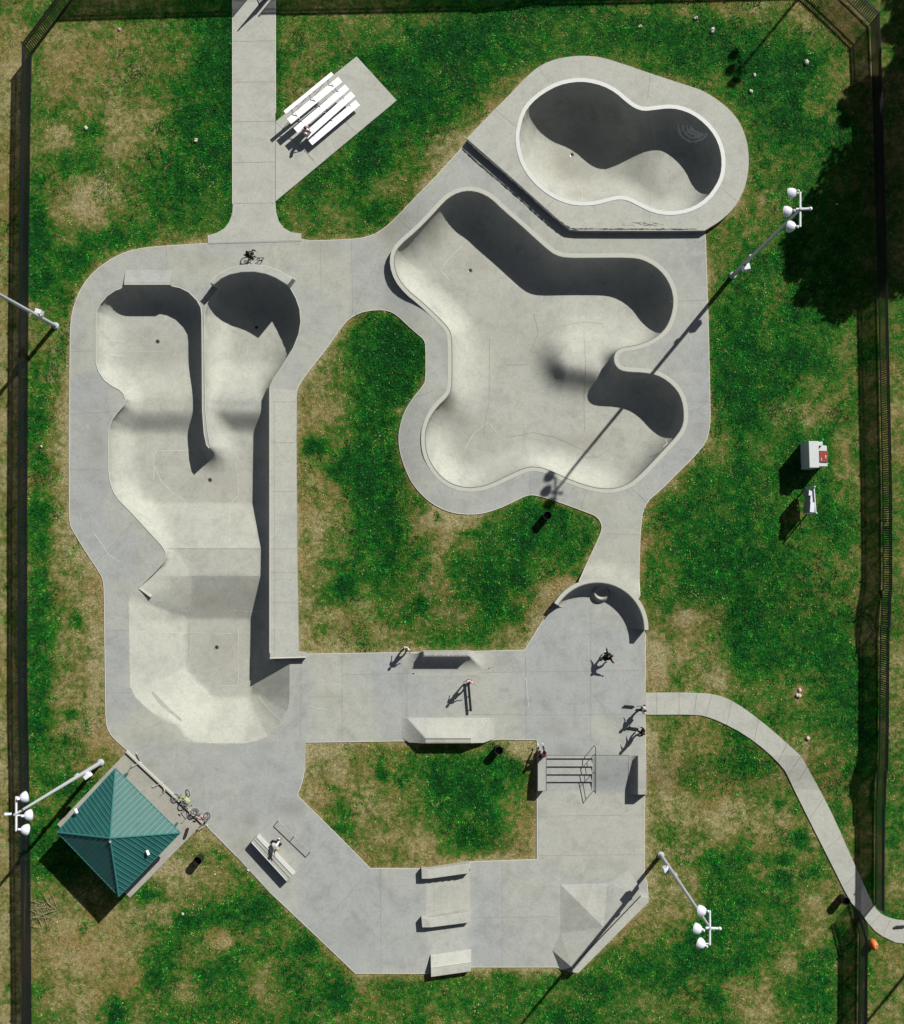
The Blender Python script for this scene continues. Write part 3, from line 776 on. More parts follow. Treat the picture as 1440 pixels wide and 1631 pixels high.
for pts, par, zf in (([(490, 1123), (500, 1127), (523, 1131)], deck, zdeck_w), ([(150, 850), (165, 870), (172, 882), (190, 895)], deck, zdeck_w), ([(1060, 700), (1063, 706), (1056, 712)], deck, zdeck_w), ([(838, 1078), (842, 1125)], plaza, zpl)):
    strip(par, 'crack', pts, .05, zf, M['scar'], .007, .012)

TONES = [(110, 590, 172, 1000, -.35), (111, 392, 600, 455, .25), (165, 1000, 205, 1150, -.35), (205, 1184, 480, 1300, -.3), (480, 455, 560, 620, .15), (560, 384, 640, 480, -.2), (640, 350, 760, 420, .1), (1088, 370, 1130, 600, -.1), (1050, 600, 1132, 780, -.25), (950, 840, 1022, 940, .4),
         (488, 1040, 545, 1182, .3), (545, 1040, 600, 1182, .1), (600, 1040, 648, 1110, -.25), (750, 1040, 838, 1180, .1), (838, 960, 941, 1200, -.35), (941, 1000, 1028, 1140, -.25), (941, 1140, 1028, 1203, -.05), (856, 1262, 1028, 1400, .5), (800, 1376, 890, 1541, -.1), (750, 1376, 800, 1541, -.3),
         (476, 1300, 607, 1551, -.35), (607, 1383, 681, 1551, -.2), (948, 1203, 1004, 1263, -.3), (635, 660, 690, 800, .1), (120, 850, 215, 920, -.3)]
STAINS = [(466, 1288, 20, 14, .5), (398, 1306, 12, 12, .6), (384, 1346, 14, 18, .4), (235, 1222, 16, 10, .45), (262, 1248, 14, 9, .4), (300, 1240, 20, 10, .3), (618, 368, 24, 18, .55), (640, 348, 20, 14, .4), (480, 1108, 5, 5, .8), (515, 1108, 20, 10, .2), (905, 1196, 18, 6, .6),
          (700, 1040, 60, 6, .3), (880, 1160, 24, 14, .25), (620, 1425, 10, 6, .4), (1010, 922, 10, 8, .5), (985, 915, 12, 6, .4), (520, 400, 30, 12, .3), (330, 415, 26, 8, .3), (150, 700, 20, 60, .25), (1108, 690, 14, 20, .25), (700, 800, 20, 10, .25), (560, 1490, 26, 20, .2),
          (900, 250, 60, 30, .25), (1030, 310, 30, 14, .3), (920, 300, 20, 12, .4), (760, 690, 40, 30, .2), (250, 560, 30, 30, .2), (340, 760, 40, 40, .22), (345, 1040, 40, 40, .22), (400, 950, 30, 20, .3), (800, 520, 60, 60, .15), (930, 700, 50, 14, .35), (760, 400, 40, 30, .2), (690, 370, 16, 24, .5), (715, 640, 12, 16, .6), (345, 960, 50, 18, .25)]
def dress(o):
    me = o.data; n = len(me.vertices); co = np.zeros(n * 3); me.vertices.foreach_get('co', co); co = co.reshape(-1, 3); px, py = topx(co[:, 0], co[:, 1])
    t = np.zeros(n); s_ = np.zeros(n)
    if o.name.startswith('concrete'):
        for a, b_, c_, d_, v in TONES:
            t = np.where((px > a) & (px < c_) & (py > b_) & (py < d_), v * 1.6, t)
    for x_, y_, rx, ry, a in STAINS: s_ = np.maximum(s_, a * np.exp(-(((px - x_) / rx) ** 2 + ((py - y_) / ry) ** 2)))
    for nm, arr in (('tone', t), ('stain', s_ * 1.3)):
        at = me.attributes.new(nm, 'FLOAT', 'POINT'); at.data.foreach_set('value', arr.astype('f'))
for o in (deck, plaza, kid, mainb, combo): dress(o)
# kidney slab
slab = hf('raised_pool_slab', ktop + kbot, [KIDB], flatz(1.05), 1.2, .3, M['walk'], skirt=flatz(.45), smooth=False)
tag(slab, 'raised rounded concrete slab carrying the kidney shaped pool bowl', 'concrete slab')
joints(slab, [[(1036, 118), (1031, 160)], [(1035, 310), (1035, 366)], [(1150, 300), (1173, 320)], [(858, 106), (874, 132)], [(790, 175), (826, 205)], [(870, 330), (890, 312)]], flatz(1.05))
strip(slab, 'dark_edge', [(744, 223), (770, 247), (824, 293), (879.7, 343), (898, 358), (909, 364)], .14, flatz(1.05), M['jdark'], .004, .012)  # dark strip laid on the slab top along its south west edge
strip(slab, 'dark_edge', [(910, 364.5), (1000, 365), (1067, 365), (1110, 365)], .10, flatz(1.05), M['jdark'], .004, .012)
for i_ in range(9):
    x0 = 1000 + rnd.uniform(-20, 60); strip(slab, 'wear_mark', [(x0, 357 + rnd.uniform(-3, 3)), (x0 + rnd.uniform(8, 26), 357 + rnd.uniform(-3, 3))], .05, flatz(1.05), M['joint'], .004, .02)
# ---------------------------------------------------------------- built features of the park
def zp(px, py): return float(drop(px, py))
led = WP([(429, 618), (429, 780), (429.3, 875), (429.8, 960), (430.3, 1049), (488, 1046.5), (488, 1040), (475, 1038.5), (473, 900), (472, 700), (473, 622)], lambda a, b: float(ztop(b)))
o = hf('raised_ledge', led, [], lambda X, Y: ztop(topx(X, Y)[1]) + .012, .6, .4, M['walk'], skirt=lambda X, Y: np.where(topx(X, Y)[0] < 462, -2.1, -.2), smooth=False)
tag(o, 'long straight raised concrete ledge along the east side of the twin pocket bowl', 'concrete ledge')
zl = lambda X, Y: ztop(topx(X, Y)[1]) + .012
for y_ in (640, 705, 783, 874, 912, 960): strip(o, 'joint', [(431, y_), (471, y_)], .022, zl, M['joint'], .005)
strip(o, 'joint', [(437, 640), (437.5, 900), (437.5, 1045)], .02, zl, M['joint'], .005)
m = MB(); m.tube([V(429.6, y_, float(ztop(y_)) + .005) for y_ in range(620, 1050, 12)], .04, 6); m.build('coping', M['lip'], o, True)
m = MB(); m.tube([V(430, 1048.6, .46), V(459, 1047.8, .46), V(488, 1047, .46)], .045, 6); m.build('coping', M['edge'], o, True)

# arc wall behind the right hand pocket
outer_arc = [(333.5, 449.5), (348, 436), (364, 427.5), (384, 422), (405, 421), (426, 424.5), (446, 432), (465.5, 443)]
ring = WP(outer_arc, 1.2) + list(reversed(ARCIW))
m = MB()
n = len(ARCIW)
of_ = WP(outer_arc, 1.2)
vs_ = []; fs = []
for i in range(n):
    (ax, ay), (bx, by) = ARCIW[i], of_[i]
    dx, dy = bx - ax, by - ay
    vs_ += [(ax, ay, -.35), (ax, ay, 1.16), (ax + dx * .07, ay + dy * .07, 1.2), (bx - dx * .07, by - dy * .07, 1.13), (bx, by, 1.08), (bx + dx * .25, by + dy * .25, -.05)]
for i in range(n - 1):
    for k in range(6):
        j = (k + 1) % 6; fs.append((i * 6 + k, i * 6 + j, (i + 1) * 6 + j, (i + 1) * 6 + k))
fs += [tuple(range(5, -1, -1)), tuple((n - 1) * 6 + k for k in range(6))]
m.add(vs_, fs); o = m.build('arc_wall', M['plaza'])
tag(o, 'curved concrete wall standing over the head of the right hand bowl pocket', 'curved wall')
m = MB(); m.tube([(x, y, 1.19) for x, y in resample(ARCIW, .25, False)], .04, 6); m.build('coping', M['joint'], o, True)
m = MB(); m.tube([(x, y, 1.1) for x, y in resample(of_, .25, False)], .035, 6); m.build('coping', M['edge'], o, True)  # pale tube paints the sunlit highlight of the outer edge into the colour

# raised lip over the left hand pocket
a0, a1 = V(197.6, 453, .25), V(271, 453, .25); b0, b1 = V(200, 430, .02), V(275, 430, .02)
c0, c1 = a0 + Vector((0, .16, 0)), a1 + Vector((0, .16, 0)); b0.z = b1.z = .012
def low(v, z=-.3): return Vector((v.x, v.y, z))
m = MB()
V8 = [a0, a1, c1, c0, b1, b0, low(a0), low(a1), low(b1), low(b0)]
m.add(V8, [(0, 1, 2, 3), (3, 2, 4, 5), (6, 7, 1, 0), (9, 6, 0, 3, 5), (7, 8, 4, 2, 1), (8, 9, 5, 4), (9, 8, 7, 6)])
o = m.build('launch_lip', M['deck']); tag(o, 'low raised concrete lip at the head of the left hand bowl pocket', 'concrete lip')
m = MB(); m.tube([a0, a1], .035, 6); m.build('coping', M['edge'], o, True)
strip(o, 'joint', [(202, 432.5), (238, 432.5), (274, 432.5)], .03, flatz(.0), M['joint'], .018)

# small slanting kerb inside the south bank and the wing wall at its corner
def zc1(px, py):
    x, y = G(px, py); return float(zcombo(np.array([x]), np.array([y]))[0])
m = MB(); pa = [(243.8, 1101.5), (266, 1124), (290, 1147)]
ring_ = []
for (px, py), wd in zip(pa, (.02, .16, .02)):
    z = zc1(px, py); x, y = P(px, py, z); ring_.append((x, y, z, wd))
vs_ = []; fs = []
for k, (x, y, z, wd) in enumerate(ring_):
    nx, ny = .70, .71
    h_ = (.12, .17, .12)[k] + .015
    vs_ += [(x + nx * .05, y + ny * .05, z + h_), (x - nx * .22, y - ny * .22, z + h_ + .01), (x - nx * .6, y - ny * .6, z + .02), (x + nx * .05, y + ny * .05, z - .2)]
for i in range(2):
    for k in range(3): fs.append((i * 4 + k, i * 4 + k + 1, (i + 1) * 4 + k + 1, (i + 1) * 4 + k))
m.add(vs_, fs); o = m.build('bank_ledge', M['bowl']); tag(o, 'slim slanting ledge cast into the south west bank of the long bowl', 'concrete ledge')
m = MB(); q0 = V(222.5, 935.5, .03); q1 = V(241.5, 949.5, -.12)
dn = Vector((-.6, -.8, 0)).normalized() * .12
m.add([q0, q1, q1 + dn, q0 + dn, low(q0, -.9), low(q1, -.9), low(q1 + dn, -.9), low(q0 + dn, -.9)], [(0, 1, 2, 3), (0, 4, 5, 1), (1, 5, 6, 2), (2, 6, 7, 3), (3, 7, 4, 0)])
o = m.build('wing_wall', M['edge']); tag(o, 'short pale wing wall at the corner of the long bowl', 'low wall')

# quarter pipe curving round the channel
cx_, cy_ = P(952, 1002, 1.0); r1 = 74 * S * (1 - 1 / H); r0 = 47 * S; r2 = r1 + .29
def sect(a): return (cx_ + math.cos(R(a)) , cy_ + math.sin(R(a)))
def arcp(r, a0, a1, st=3): return [(cx_ + r * math.cos(R(a)), cy_ + r * math.sin(R(a))) for a in np.arange(a0, a1 + (.1 if a1 > a0 else -.1), st if a1 > a0 else -st)]
def r0f(X, Y): return r0 + 15 * S * sst(95, 148, np.degrees(np.arctan2(Y - cy_, X - cx_)))
qp = [(cx_ + math.cos(R(a)) * q_, cy_ + math.sin(R(a)) * q_) for a in range(-1, 150, 3) for q_ in [float(r0f(np.array(cx_ + math.cos(R(a))), np.array(cy_ + math.sin(R(a)))))]] + arcp(r2, 149, -1)
def zqp(X, Y):
    r = np.hypot(X - cx_, Y - cy_); rr = r0f(X, Y); t = np.clip((r - rr) / (r1 - rr), 0, 1)
    return np.where(r >= r1 - .001, 1.06, 1.05 * (1 - np.sqrt(np.maximum(0, 1 - t * t)))) + .004
ex_ = [p for d_ in (.02, .05, .1, .16, .25, .35) for p in arcp(r1 - d_, -1, 149, 2)] + arcp(r1 + .004, -1, 149, 2)
o = hf('curved_quarter_pipe', qp, [], zqp, .18, .16, M['ramp'], skirt=flatz(-.1), extra=ex_)
tag(o, 'tall curved quarter pipe closing the channel between the bowl deck and the plaza', 'quarter pipe')
m = MB(); m.tube([(x, y, 1.05) for x, y in arcp(r1, -1, 149)], .035, 6); m.build('coping', M['rail'], o, True)
o = hf('rim_band', arcp(r1 + .03, -1, 149) + arcp(r2 + .01, 149, -1), [], flatz(1.075), 3, .2, M['lip'], parent=o, smooth=False)
mx, my = P(958, 944, .4)
m = MB(); m.lathe([(.72, .0), (.68, .12), (.58, .28), (.50, .36), (.46, .37), (.41, .32), (.30, .2), (.001, .15)], Matrix.Translation((mx, my, 0)), 32)
o = m.build('volcano_bump', M['ramp'], None, True); tag(o, 'small round hollow-topped concrete mound in the curve of the quarter pipe', 'skate obstacle')

def bump_thing(name, label, cat, poly, top, h, w, curve, base=0.0, mat='ramp', group=None, py_top_first=True):
    T = WP([(top[0], top[1]), (top[2], top[1]), (top[2], top[3]), (top[0], top[3])], h + base)
    xa, xb = T[0][0], T[1][0]; yb, ya = T[0][1], T[2][1]
    def zf(X, Y):
        dx = np.maximum(np.maximum(xa - X, X - xb), 0); dy = np.maximum(np.maximum(ya - Y, Y - yb), 0)
        d = np.maximum(dx, dy)
        t = np.clip(1 - d / w, 0, 1)
        return base + .006 + h * ((1 - np.sqrt(np.maximum(0, 1 - t * t))) if curve == True else t ** 1.45)
    ex_ = [(x, y) for x in np.arange(xa, xb + .01, .15) for y in (yb + .003, yb + .03, yb + .1, yb - .001, ya + .001, ya - .003, ya - .03, ya - .1, ya - .2)]
    ex_ += [(x, y) for y in np.arange(ya, yb + .01, .1) for x in (xa + .001, xa - .003, xa - .03, xa - .1, xb - .001, xb + .003, xb + .03, xb + .1)]
    o = hf(name, WP(poly, 0), [], zf, .10, .12, M[mat], skirt=flatz(base - .3), extra=ex_, smooth=curve == True, keepout=.2)
    tag(o, label, cat, group)
    e = MB(); yy = ya if py_top_first else yb
    e.tube([(xa, yy, base + h + .01), (xb, yy, base + h + .01)], .03, 6); e.build('coping', M['rail'], o, True)
    return o
bump_thing('quarter_pipe', 'small quarter pipe with flared sides beside the grass, north of the flat rail', 'quarter pipe', [(640, 1041.5), (664, 1041), (674, 1036), (749, 1035.5), (758, 1040), (786, 1040), (786, 1062), (757, 1075), (740, 1077), (668, 1077), (648, 1070), (640, 1056)], (674, 1036.5, 747, 1045.3), 1.0, 1.3, True)
o = bump_thing('bank_ramp', 'pale bank ramp with a narrow grey top shelf, south of the flat rail', 'bank ramp', [(640, 1143), (792, 1143), (790, 1176), (770, 1182), (754, 1180.5), (676, 1181), (652, 1182), (641, 1176)], (678, 1176.5, 750, 1183), .9, 1.75, 'bank', py_top_first=False)
o.location.z = 0

# flat rail on the plaza
def pipe(o, name, a, b, r, mat, n=8): 
    mm = MB(); mm.tube([a, b], r, n); return mm.build(name, M[mat], o, True)
x, y = P(747, 1108)
o = empty('grind_rail', (0, 0, 0), 0, 'black flat grind rail standing alone on the middle plaza', 'grind rail')
a, b = V(745.5, 1083, .32), V(750, 1133, .32)
mm = MB(); mm.box(((a.x + b.x) / 2, (a.y + b.y) / 2, .32), (.17, (a - b).length, .06), math.atan2(-(b.x - a.x), (b.y - a.y)) ); mm.build('rail_bar', M['black'], o)
for t in (.08, .5, .92):
    q = a.lerp(b, t); pipe(o, 'leg', Vector((q.x, q.y, 0)), Vector((q.x, q.y, .30)), .03, 'black')

def loft(name, A, B, mat, parent=None, label=None, cat=None, group=None):
    m = MB(); n = len(A); fs = [(i, (i + 1) % n, n + (i + 1) % n, n + i) for i in range(n)]
    m.add(list(A) + list(B), fs + [tuple(reversed(range(n))), tuple(n + i for i in range(n))])
    o = m.build(name, M[mat], parent); 
    if label: tag(o, label, cat, group)
    return o
# low box ledge left of the first stairs
def slabbox(name, pts, zts, zb, mat, label, cat, edge='edge', group=None, bevel=.025):
    top = []
    for (px, py), z in zip(pts, zts): 
        x, y = P(px, py, z); top.append((x, y, z))
    m = MB(); m.prism(top, zb, bevel); o = m.build(name, M[mat]); tag(o, label, cat, group); return o
o = slabbox('box_ledge', [(856.5, 1196), (870.5, 1196), (870.5, 1260), (856.5, 1260)], [.30] * 4, -1.3, 'ramp', 'narrow grey box ledge with a seated rider, left of the four bar stairs', 'box ledge')
pipe(o, 'edge_rail', V(870.3, 1197, .31), V(870.3, 1259.5, .31), .022, 'rail')
# stairs 1
def steps(name, label, axis, edges, ends, z0, dz, mat):
    """treads between successive edges, going down"""
    root = empty(name, (0, 0, 0), 0, label, 'stairs')
    for i in range(len(edges) - 1):
        z = z0 - dz * i
        if axis == 'y': q = [(ends[0], edges[i]), (ends[1], edges[i]), (ends[1], edges[i + 1]), (ends[0], edges[i + 1])]
        else:
            y0a, y1a = ends(edges[i]); y0b, y1b = ends(edges[i + 1])
            q = [(edges[i], y0a), (edges[i + 1], y0b), (edges[i + 1], y1b), (edges[i], y1a)]
        m = MB(); m.prism([(*G(*p), z) for p in q], -1.2, .012); m.build('tread', M[mat], root)
    return root
s1 = steps('concrete_stairs', 'short concrete stairs with dark step shadows between box ledge and handrail', 'y', [1205.5, 1208, 1221.5, 1234.7, 1247.5, 1263.5], (870.5, 944.5), -.001, .15, 'plaza')
s2 = steps('concrete_stairs', 'pale five step stairs running sideways between two slanted hubba ledges', 'x', [678.5, 681.2, 692, 702.6, 712.5, 722.2, 749.5], lambda x_: (1392, 1462), -.001, .12, 'walk')
# hand rail beside stairs 1
hr = empty('handrail', (0, 0, 0), 0, 'thin dark steel handrail running down beside the four bar stairs', 'handrail')
t0, t1, t2 = V(948.7, 1190, .85), V(949, 1206, .85), V(948.7, 1264, .35)
m = MB(); m.tube([t0, t1, t2], .026, 8); m.build('rail_bar', M['black'], hr, True)
l0, l1, l2 = V(946.5, 1206, .40), V(946.5, 1235, .25), V(946.5, 1262, .05)
m = MB(); m.tube([l0, l1, l2], .02, 8); m.build('rail_bar', M['black'], hr, True)
for px, py, zt in ((948.8, 1191, .85), (948.9, 1205, .84), (948.8, 1233, .60), (948.7, 1263, .35)):
    a = V(px, py, zt); zz = zp(946, py); pipe(hr, 'post', Vector((a.x, a.y, zz)), a, .022, 'black')

# quarter pipe box at the east edge
def section(y_, zb):
    pts = []
    xb = 1029.5; xt = 1016.2; hh = .33
    yy = y_
    for xpx, z in ((xb, zb - .4), (xb, hh), (xt, hh)): pts.append(V(xpx, yy, z))
    for k in range(1, 9):
        t = k / 8; ang = t * PI / 2
        x_ = xt - 15 * (1 - math.cos(ang)) ** .9 * 1.0; pts.append(V(x_, yy, hh - (hh - zb) * math.sin(ang)))
    pts.append(V(xt - 15, yy, zb - .4)); return pts
for q in (): pass
A2 = section(1203.5, 0.0); B2 = section(1265.5, -.6)
o = loft('quarter_pipe', A2, B2, 'ramp', None, 'box shaped quarter pipe on the east edge of the plaza facing the stairs', 'quarter pipe')
pipe(o, 'coping', V(1016.2, 1204, .34), V(1016.2, 1265, .34), .03, 'rail')

# hubba ledges
o = slabbox('hubba_ledge', [(671, 1384), (681, 1385.5), (748, 1375.5), (747.5, 1391), (684.5, 1400), (671.7, 1400)], [.55, .55, -.02, -.02, .55, .55], -1.0, 'ramp', 'slanted hubba ledge on the north side of the five step stairs', 'hubba ledge')
o = slabbox('hubba_ledge', [(671, 1462), (681, 1463), (748.5, 1452.5), (748, 1469.5), (686.5, 1477.5), (672.4, 1477.5)], [.55, .55, -.02, -.02, .55, .55], -1.0, 'ramp', 'slanted hubba ledge on the south side of the five step stairs', 'hubba ledge')
A3 = [V(686, 1521, .06), V(686.5, 1541, .55), V(686.8, 1556, .55), low(V(686.8, 1556, .55), -1), low(V(686, 1521, 0), -1)]
B3 = [V(750.4, 1512, -.57), V(750.4, 1532, .0), V(750.4, 1547, .0), low(V(750.4, 1547, .0), -1.2), low(V(750.4, 1512, 0), -1.2)]
o = loft('wedge_ramp', A3, B3, 'ramp', None, 'pale wedge ramp with a flat top at the south edge of the plaza', 'bank ramp')
pipe(o, 'coping', A3[1], B3[1], .03, 'edge')

# corner pyramid with long grind ledge
zb = -.6
pv = {'a': V(893, 1409, zb + .006), 'b': V(893, 1487, zb + .006), 'c': V(880, 1514, zb + .006), 'd': V(911, 1541, .12), 'e': V(961, 1476, .12), 'f': V(1020, 1427, .18), 'g': V(1002, 1386, zb + .006), 'k': V(968, 1407, zb + .006), 'h': V(1017, 1410, -.1), 'c2': V(892, 1545, zb + .006)}
names = list(pv); vs_ = [pv[k] for k in names]; ix = {k: i for i, k in enumerate(names)}
fl = ['ake', 'abe', 'bcde', 'kgh', 'khfe', 'efd', 'c c2 d'.split()]
m = MB(); m.add(vs_, [tuple(ix[c] for c in f) for f in fl]); o = m.build('corner_bank', M['ramp'])
for p in o.data.polygons: p.use_smooth = False
tag(o, 'folded pyramid bank filling the south east corner of the plaza', 'bank ramp')
for f_ in o.data.polygons:
    if f_.normal.z < 0: f_.flip()
top = [V(911.5, 1541, .24), V(1021, 1427, .24), V(1033, 1429, .24), V(1033, 1437, .24), V(921, 1549.5, .24), V(912, 1549, .24)]
m = MB(); m.prism(top, -1, .025); o = m.build('grind_ledge', M['walk']); tag(o, 'long diagonal concrete ledge behind the corner pyramid bank', 'concrete ledge')
pipe(o, 'edge_rail', V(912, 1540.6, .245), V(1020.5, 1427.4, .245), .028, 'black')

# box with pale coping and the rider's double rail beyond
top = [V(400, 1341, .7), V(409.5, 1330.5, .7), V(469, 1392.5, .7), V(456.5, 1404.5, .7)]
m = MB(); m.prism(top, -.1, .02); o = m.build('box_ledge', M['ramp']); tag(o, 'diagonal box ledge with a white coping edge near the shelter lawn', 'box ledge')
n0 = (top[3] - top[0]).normalized(); 
a, b = V(410.5, 1331.5, .72), V(468, 1392, .72)
mm = MB(); mm.box((a + b) / 2, ((a - b).length, .26, .06), math.atan2(b.y - a.y, b.x - a.x)); mm.build('coping', M['coping'], o)
a, b = V(400.5, 1341.8, .71), V(457, 1403.5, .71); pipe(o, 'edge_rail', a, b, .03, 'galv')
a, b = V(405, 1337, .715), V(461.5, 1398.5, .715); mm = MB(); mm.box((a + b) / 2, ((a - b).length, .05, .02), math.atan2(b.y - a.y, b.x - a.x)); mm.build('groove', M['joint'], o)
o = empty('grind_rail', (0, 0, 0), 0, 'thin waist high steel rail on posts beside the white edged box ledge', 'grind rail')
a, b = V(443.5, 1307.5, .55), V(495, 1357, .55); pipe(o, 'rail_bar', a, b, .028, 'rail')
for t in (0.0, .5, 1.0):
    q = a.lerp(b, t); pipe(o, 'post', Vector((q.x, q.y, 0)), q, .028, 'galv')

# walkway, path, pads ---------------------------------------------------
def sheet(name, poly, z, mat, thick=.12):
    m = MB(); m.prism([(x, y, z) for x, y in poly], z - thick); o = m.build(name, M[mat]); return o
walkp = WP([(371, -600), (371, 325), (370, 340), (365, 354), (357, 364), (345, 371), (331, 375), (331, 388.5), (480, 384.5), (480, 372), (464, 370), (452, 363), (444, 352), (440, 338), (438.5, 322), (438.5, -600)])
o = sheet('walkway', walkp, .022, 'walk'); tag(o, kind='structure')
zw = flatz(.022)
for y_ in (-62, 2, 66, 131, 194, 259, 324): strip(o, 'joint', [(371.5, y_), (405, y_ - .5), (438, y_ - 1)], .03, zw, M['joint'], .004)
for a_, b_ in (((331, 387.3), (480, 382.5)), ((438.6, 190), (438.6, 322))): strip(o, 'joint', [a_, b_], .03, zw, M['joint'], .004)
edge_strip(o, WP([(371, 325), (371, -100)]), zw, .05); edge_strip(o, WP([(438.5, -100), (438.5, 180)]), zw, .05)
padp = WP([(438.6, 194), (568, 90), (632, 160), (438.6, 321)])
o = sheet('bleacher_pad', padp, .026, 'walk'); tag(o, kind='structure')
for a_, b_ in (((478, 232), (506, 264)), ((549, 192), (569, 214)), ((440, 195), (500, 255))): strip(o, 'joint', [a_, b_], .03, flatz(.026), M['joint'], .004)
UP = [(1028, 1103.4), (1060, 1103), (1089, 1103), (1112, 1103.6), (1131.8, 1105), (1156.8, 1111), (1188.8, 1130), (1231.6, 1164), (1267, 1196), (1278, 1207), (1286, 1221), (1310, 1260), (1335, 1310), (1360, 1367), (1377.6, 1406), (1395.4, 1445), (1405, 1457), (1416.8, 1465), (1440, 1471), (1600, 1478)]
LO = [(1028, 1138.4), (1060, 1138.3), (1089, 1138), (1107, 1138.7), (1121, 1140), (1147, 1149), (1185, 1169), (1221, 1196), (1249.4, 1224.6), (1257, 1237), (1266, 1255), (1287, 1297), (1306, 1335), (1331.3, 1385), (1356, 1435), (1376, 1463), (1388, 1475), (1402.6, 1491.8), (1440, 1510), (1600, 1516)]
pathp = WP(smooth_poly(UP + LO[::-1], 1, True, (0, 19, 20, 39)))
def zpath_px(px, py): return zgrass_px(px, py) + .075
o = hf('footpath', pathp, [], w2(zpath_px), .8, .5, M['walk'], skirt=lambda X, Y: zgrass(X, Y) - .1, smooth=False); tag(o, kind='structure')
for t in np.arange(.03, .97, .062):
    def at(L, t):
        k = t * (len(L) - 1); i = int(k); f = k - i; return (L[i][0] * (1 - f) + L[min(i + 1, len(L) - 1)][0] * f, L[i][1] * (1 - f) + L[min(i + 1, len(L) - 1)][1] * f)
    a_, b_ = at(UP, t), at(LO, t)
    if a_[0] > 1500: continue
    strip(o, 'joint', [(a_[0] + .5 * (b_[0] - a_[0]) * .03, a_[1]), b_], .03, w2(zpath_px), M['joint'], .005)
shp = WP([(202, 1197.5), (323, 1312), (207, 1430), (91, 1313)])
o = sheet('shelter_pad', shp, .015, 'pad', .2); tag(o, kind='structure')

# kerb between shelter pad and deck
a, b = V(202, 1196.5, 0), V(324, 1310.5, 0)
mm = MB(); mm.box(((a.x + b.x) / 2, (a.y + b.y) / 2, .09), ((a - b).length, .16, .18), math.atan2(b.y - a.y, b.x - a.x)); o = mm.build('kerb_rail', M['lip']); tag(o, 'low pale kerb beam dividing the shelter pad from the skate deck', 'kerb')
# ---------------------------------------------------------------- shelter
cx, cy = P(187.8, 1326, 2.7)
cor = [V(183.75, 1224.4, 2.7), V(286.9, 1326.5, 2.7), V(189.4, 1427.5, 2.7), V(91, 1325.4, 2.7)]
apex = V(175.4, 1334.8, 4.35)
sh = empty('picnic_shelter', (0, 0, 0), 0, 'square picnic shelter with a green ribbed metal pyramid roof', 'shelter')
m = MB(); m.add(cor + [apex], [(0, 1, 4), (1, 2, 4), (2, 3, 4), (3, 0, 4)])
m.add([c - Vector((0, 0, .18)) for c in cor] + cor, [(0, 1, 5, 4), (1, 2, 6, 5), (2, 3, 7, 6), (3, 0, 4, 7), (3, 2, 1, 0)])
rf = m.build('roof', M['roof'], sh)
for i in range(4):
    a, b = cor[i], cor[(i + 1) % 4]; e = (b - a).normalized(); L = (b - a).length
    mid = (a + b) / 2; slope = (apex - mid); nrm = (b - a).cross(apex - a).normalized(); nrm = nrm if nrm.z > 0 else -nrm
    m = MB(); nr = 19
    tc = (apex - a).dot(e) / L
    for k in range(1, nr):
        t = k / nr; p = a + e * L * t
        f = t / tc if t < tc else (1 - t) / (1 - tc)
        up = (apex - (a + e * L * tc)); q = p + up * f
        u = (q - p)
        if u.length < .15: continue
        u1 = u.normalized(); w_ = e * .022; hh = nrm * .05
        p = p + nrm * .003; q = q + nrm * .003
        m.add([p - w_, p + w_, q + w_, q - w_, p - w_ + hh, p + w_ + hh, q + w_ + hh, q - w_ + hh], [(4, 5, 6, 7), (0, 1, 5, 4), (1, 2, 6, 5), (2, 3, 7, 6), (3, 0, 4, 7)])
    m.build('roof_ribs', M['roofrib'], rf)
    m = MB(); m.tube([a + Vector((0, 0, .03)), apex + Vector((0, 0, .03))], .06, 6); m.build('ridge_cap', M['roofrib'], rf, True)
    m = MB(); m.tube([a + Vector((0, 0, -.02)), b + Vector((0, 0, -.02))], .045, 6); m.build('gutter', M['roofrib'], rf, True)
c0 = Vector((cx, cy, 0))
for c in cor:
    q = c0 + (Vector((c.x, c.y, 0)) - c0) * .80
    m = MB(); m.box((q.x, q.y, 1.32), (.16, .16, 2.64), R(45)); m.build('post', M['roof'], sh)
for i in (0, 1):
    a = c0 + (Vector((cor[i].x, cor[i].y, 0)) - c0) * .80; b = c0 + (Vector((cor[i + 2].x, cor[i + 2].y, 0)) - c0) * .80
    m = MB(); m.tube([a + Vector((0, 0, 2.45)), (a + b) / 2 + Vector((0, 0, 2.45)), b + Vector((0, 0, 2.45))], .06, 6); m.build('beam', M['roof'], sh)
m = MB(); m.box((apex.x + .0, apex.y - .25, apex.z - .02), (.12, .12, .14)); m.build('roof_cap', M['galv'], rf)
for px, py, z in ((121.5, 1291.5, 3.2), (235.5, 1358, 3.35)):
    q = V(px, py, z); m = MB(); m.box(q, (.16, .34, .08), .4); m.build('roof_vent', M['alu'], rf)

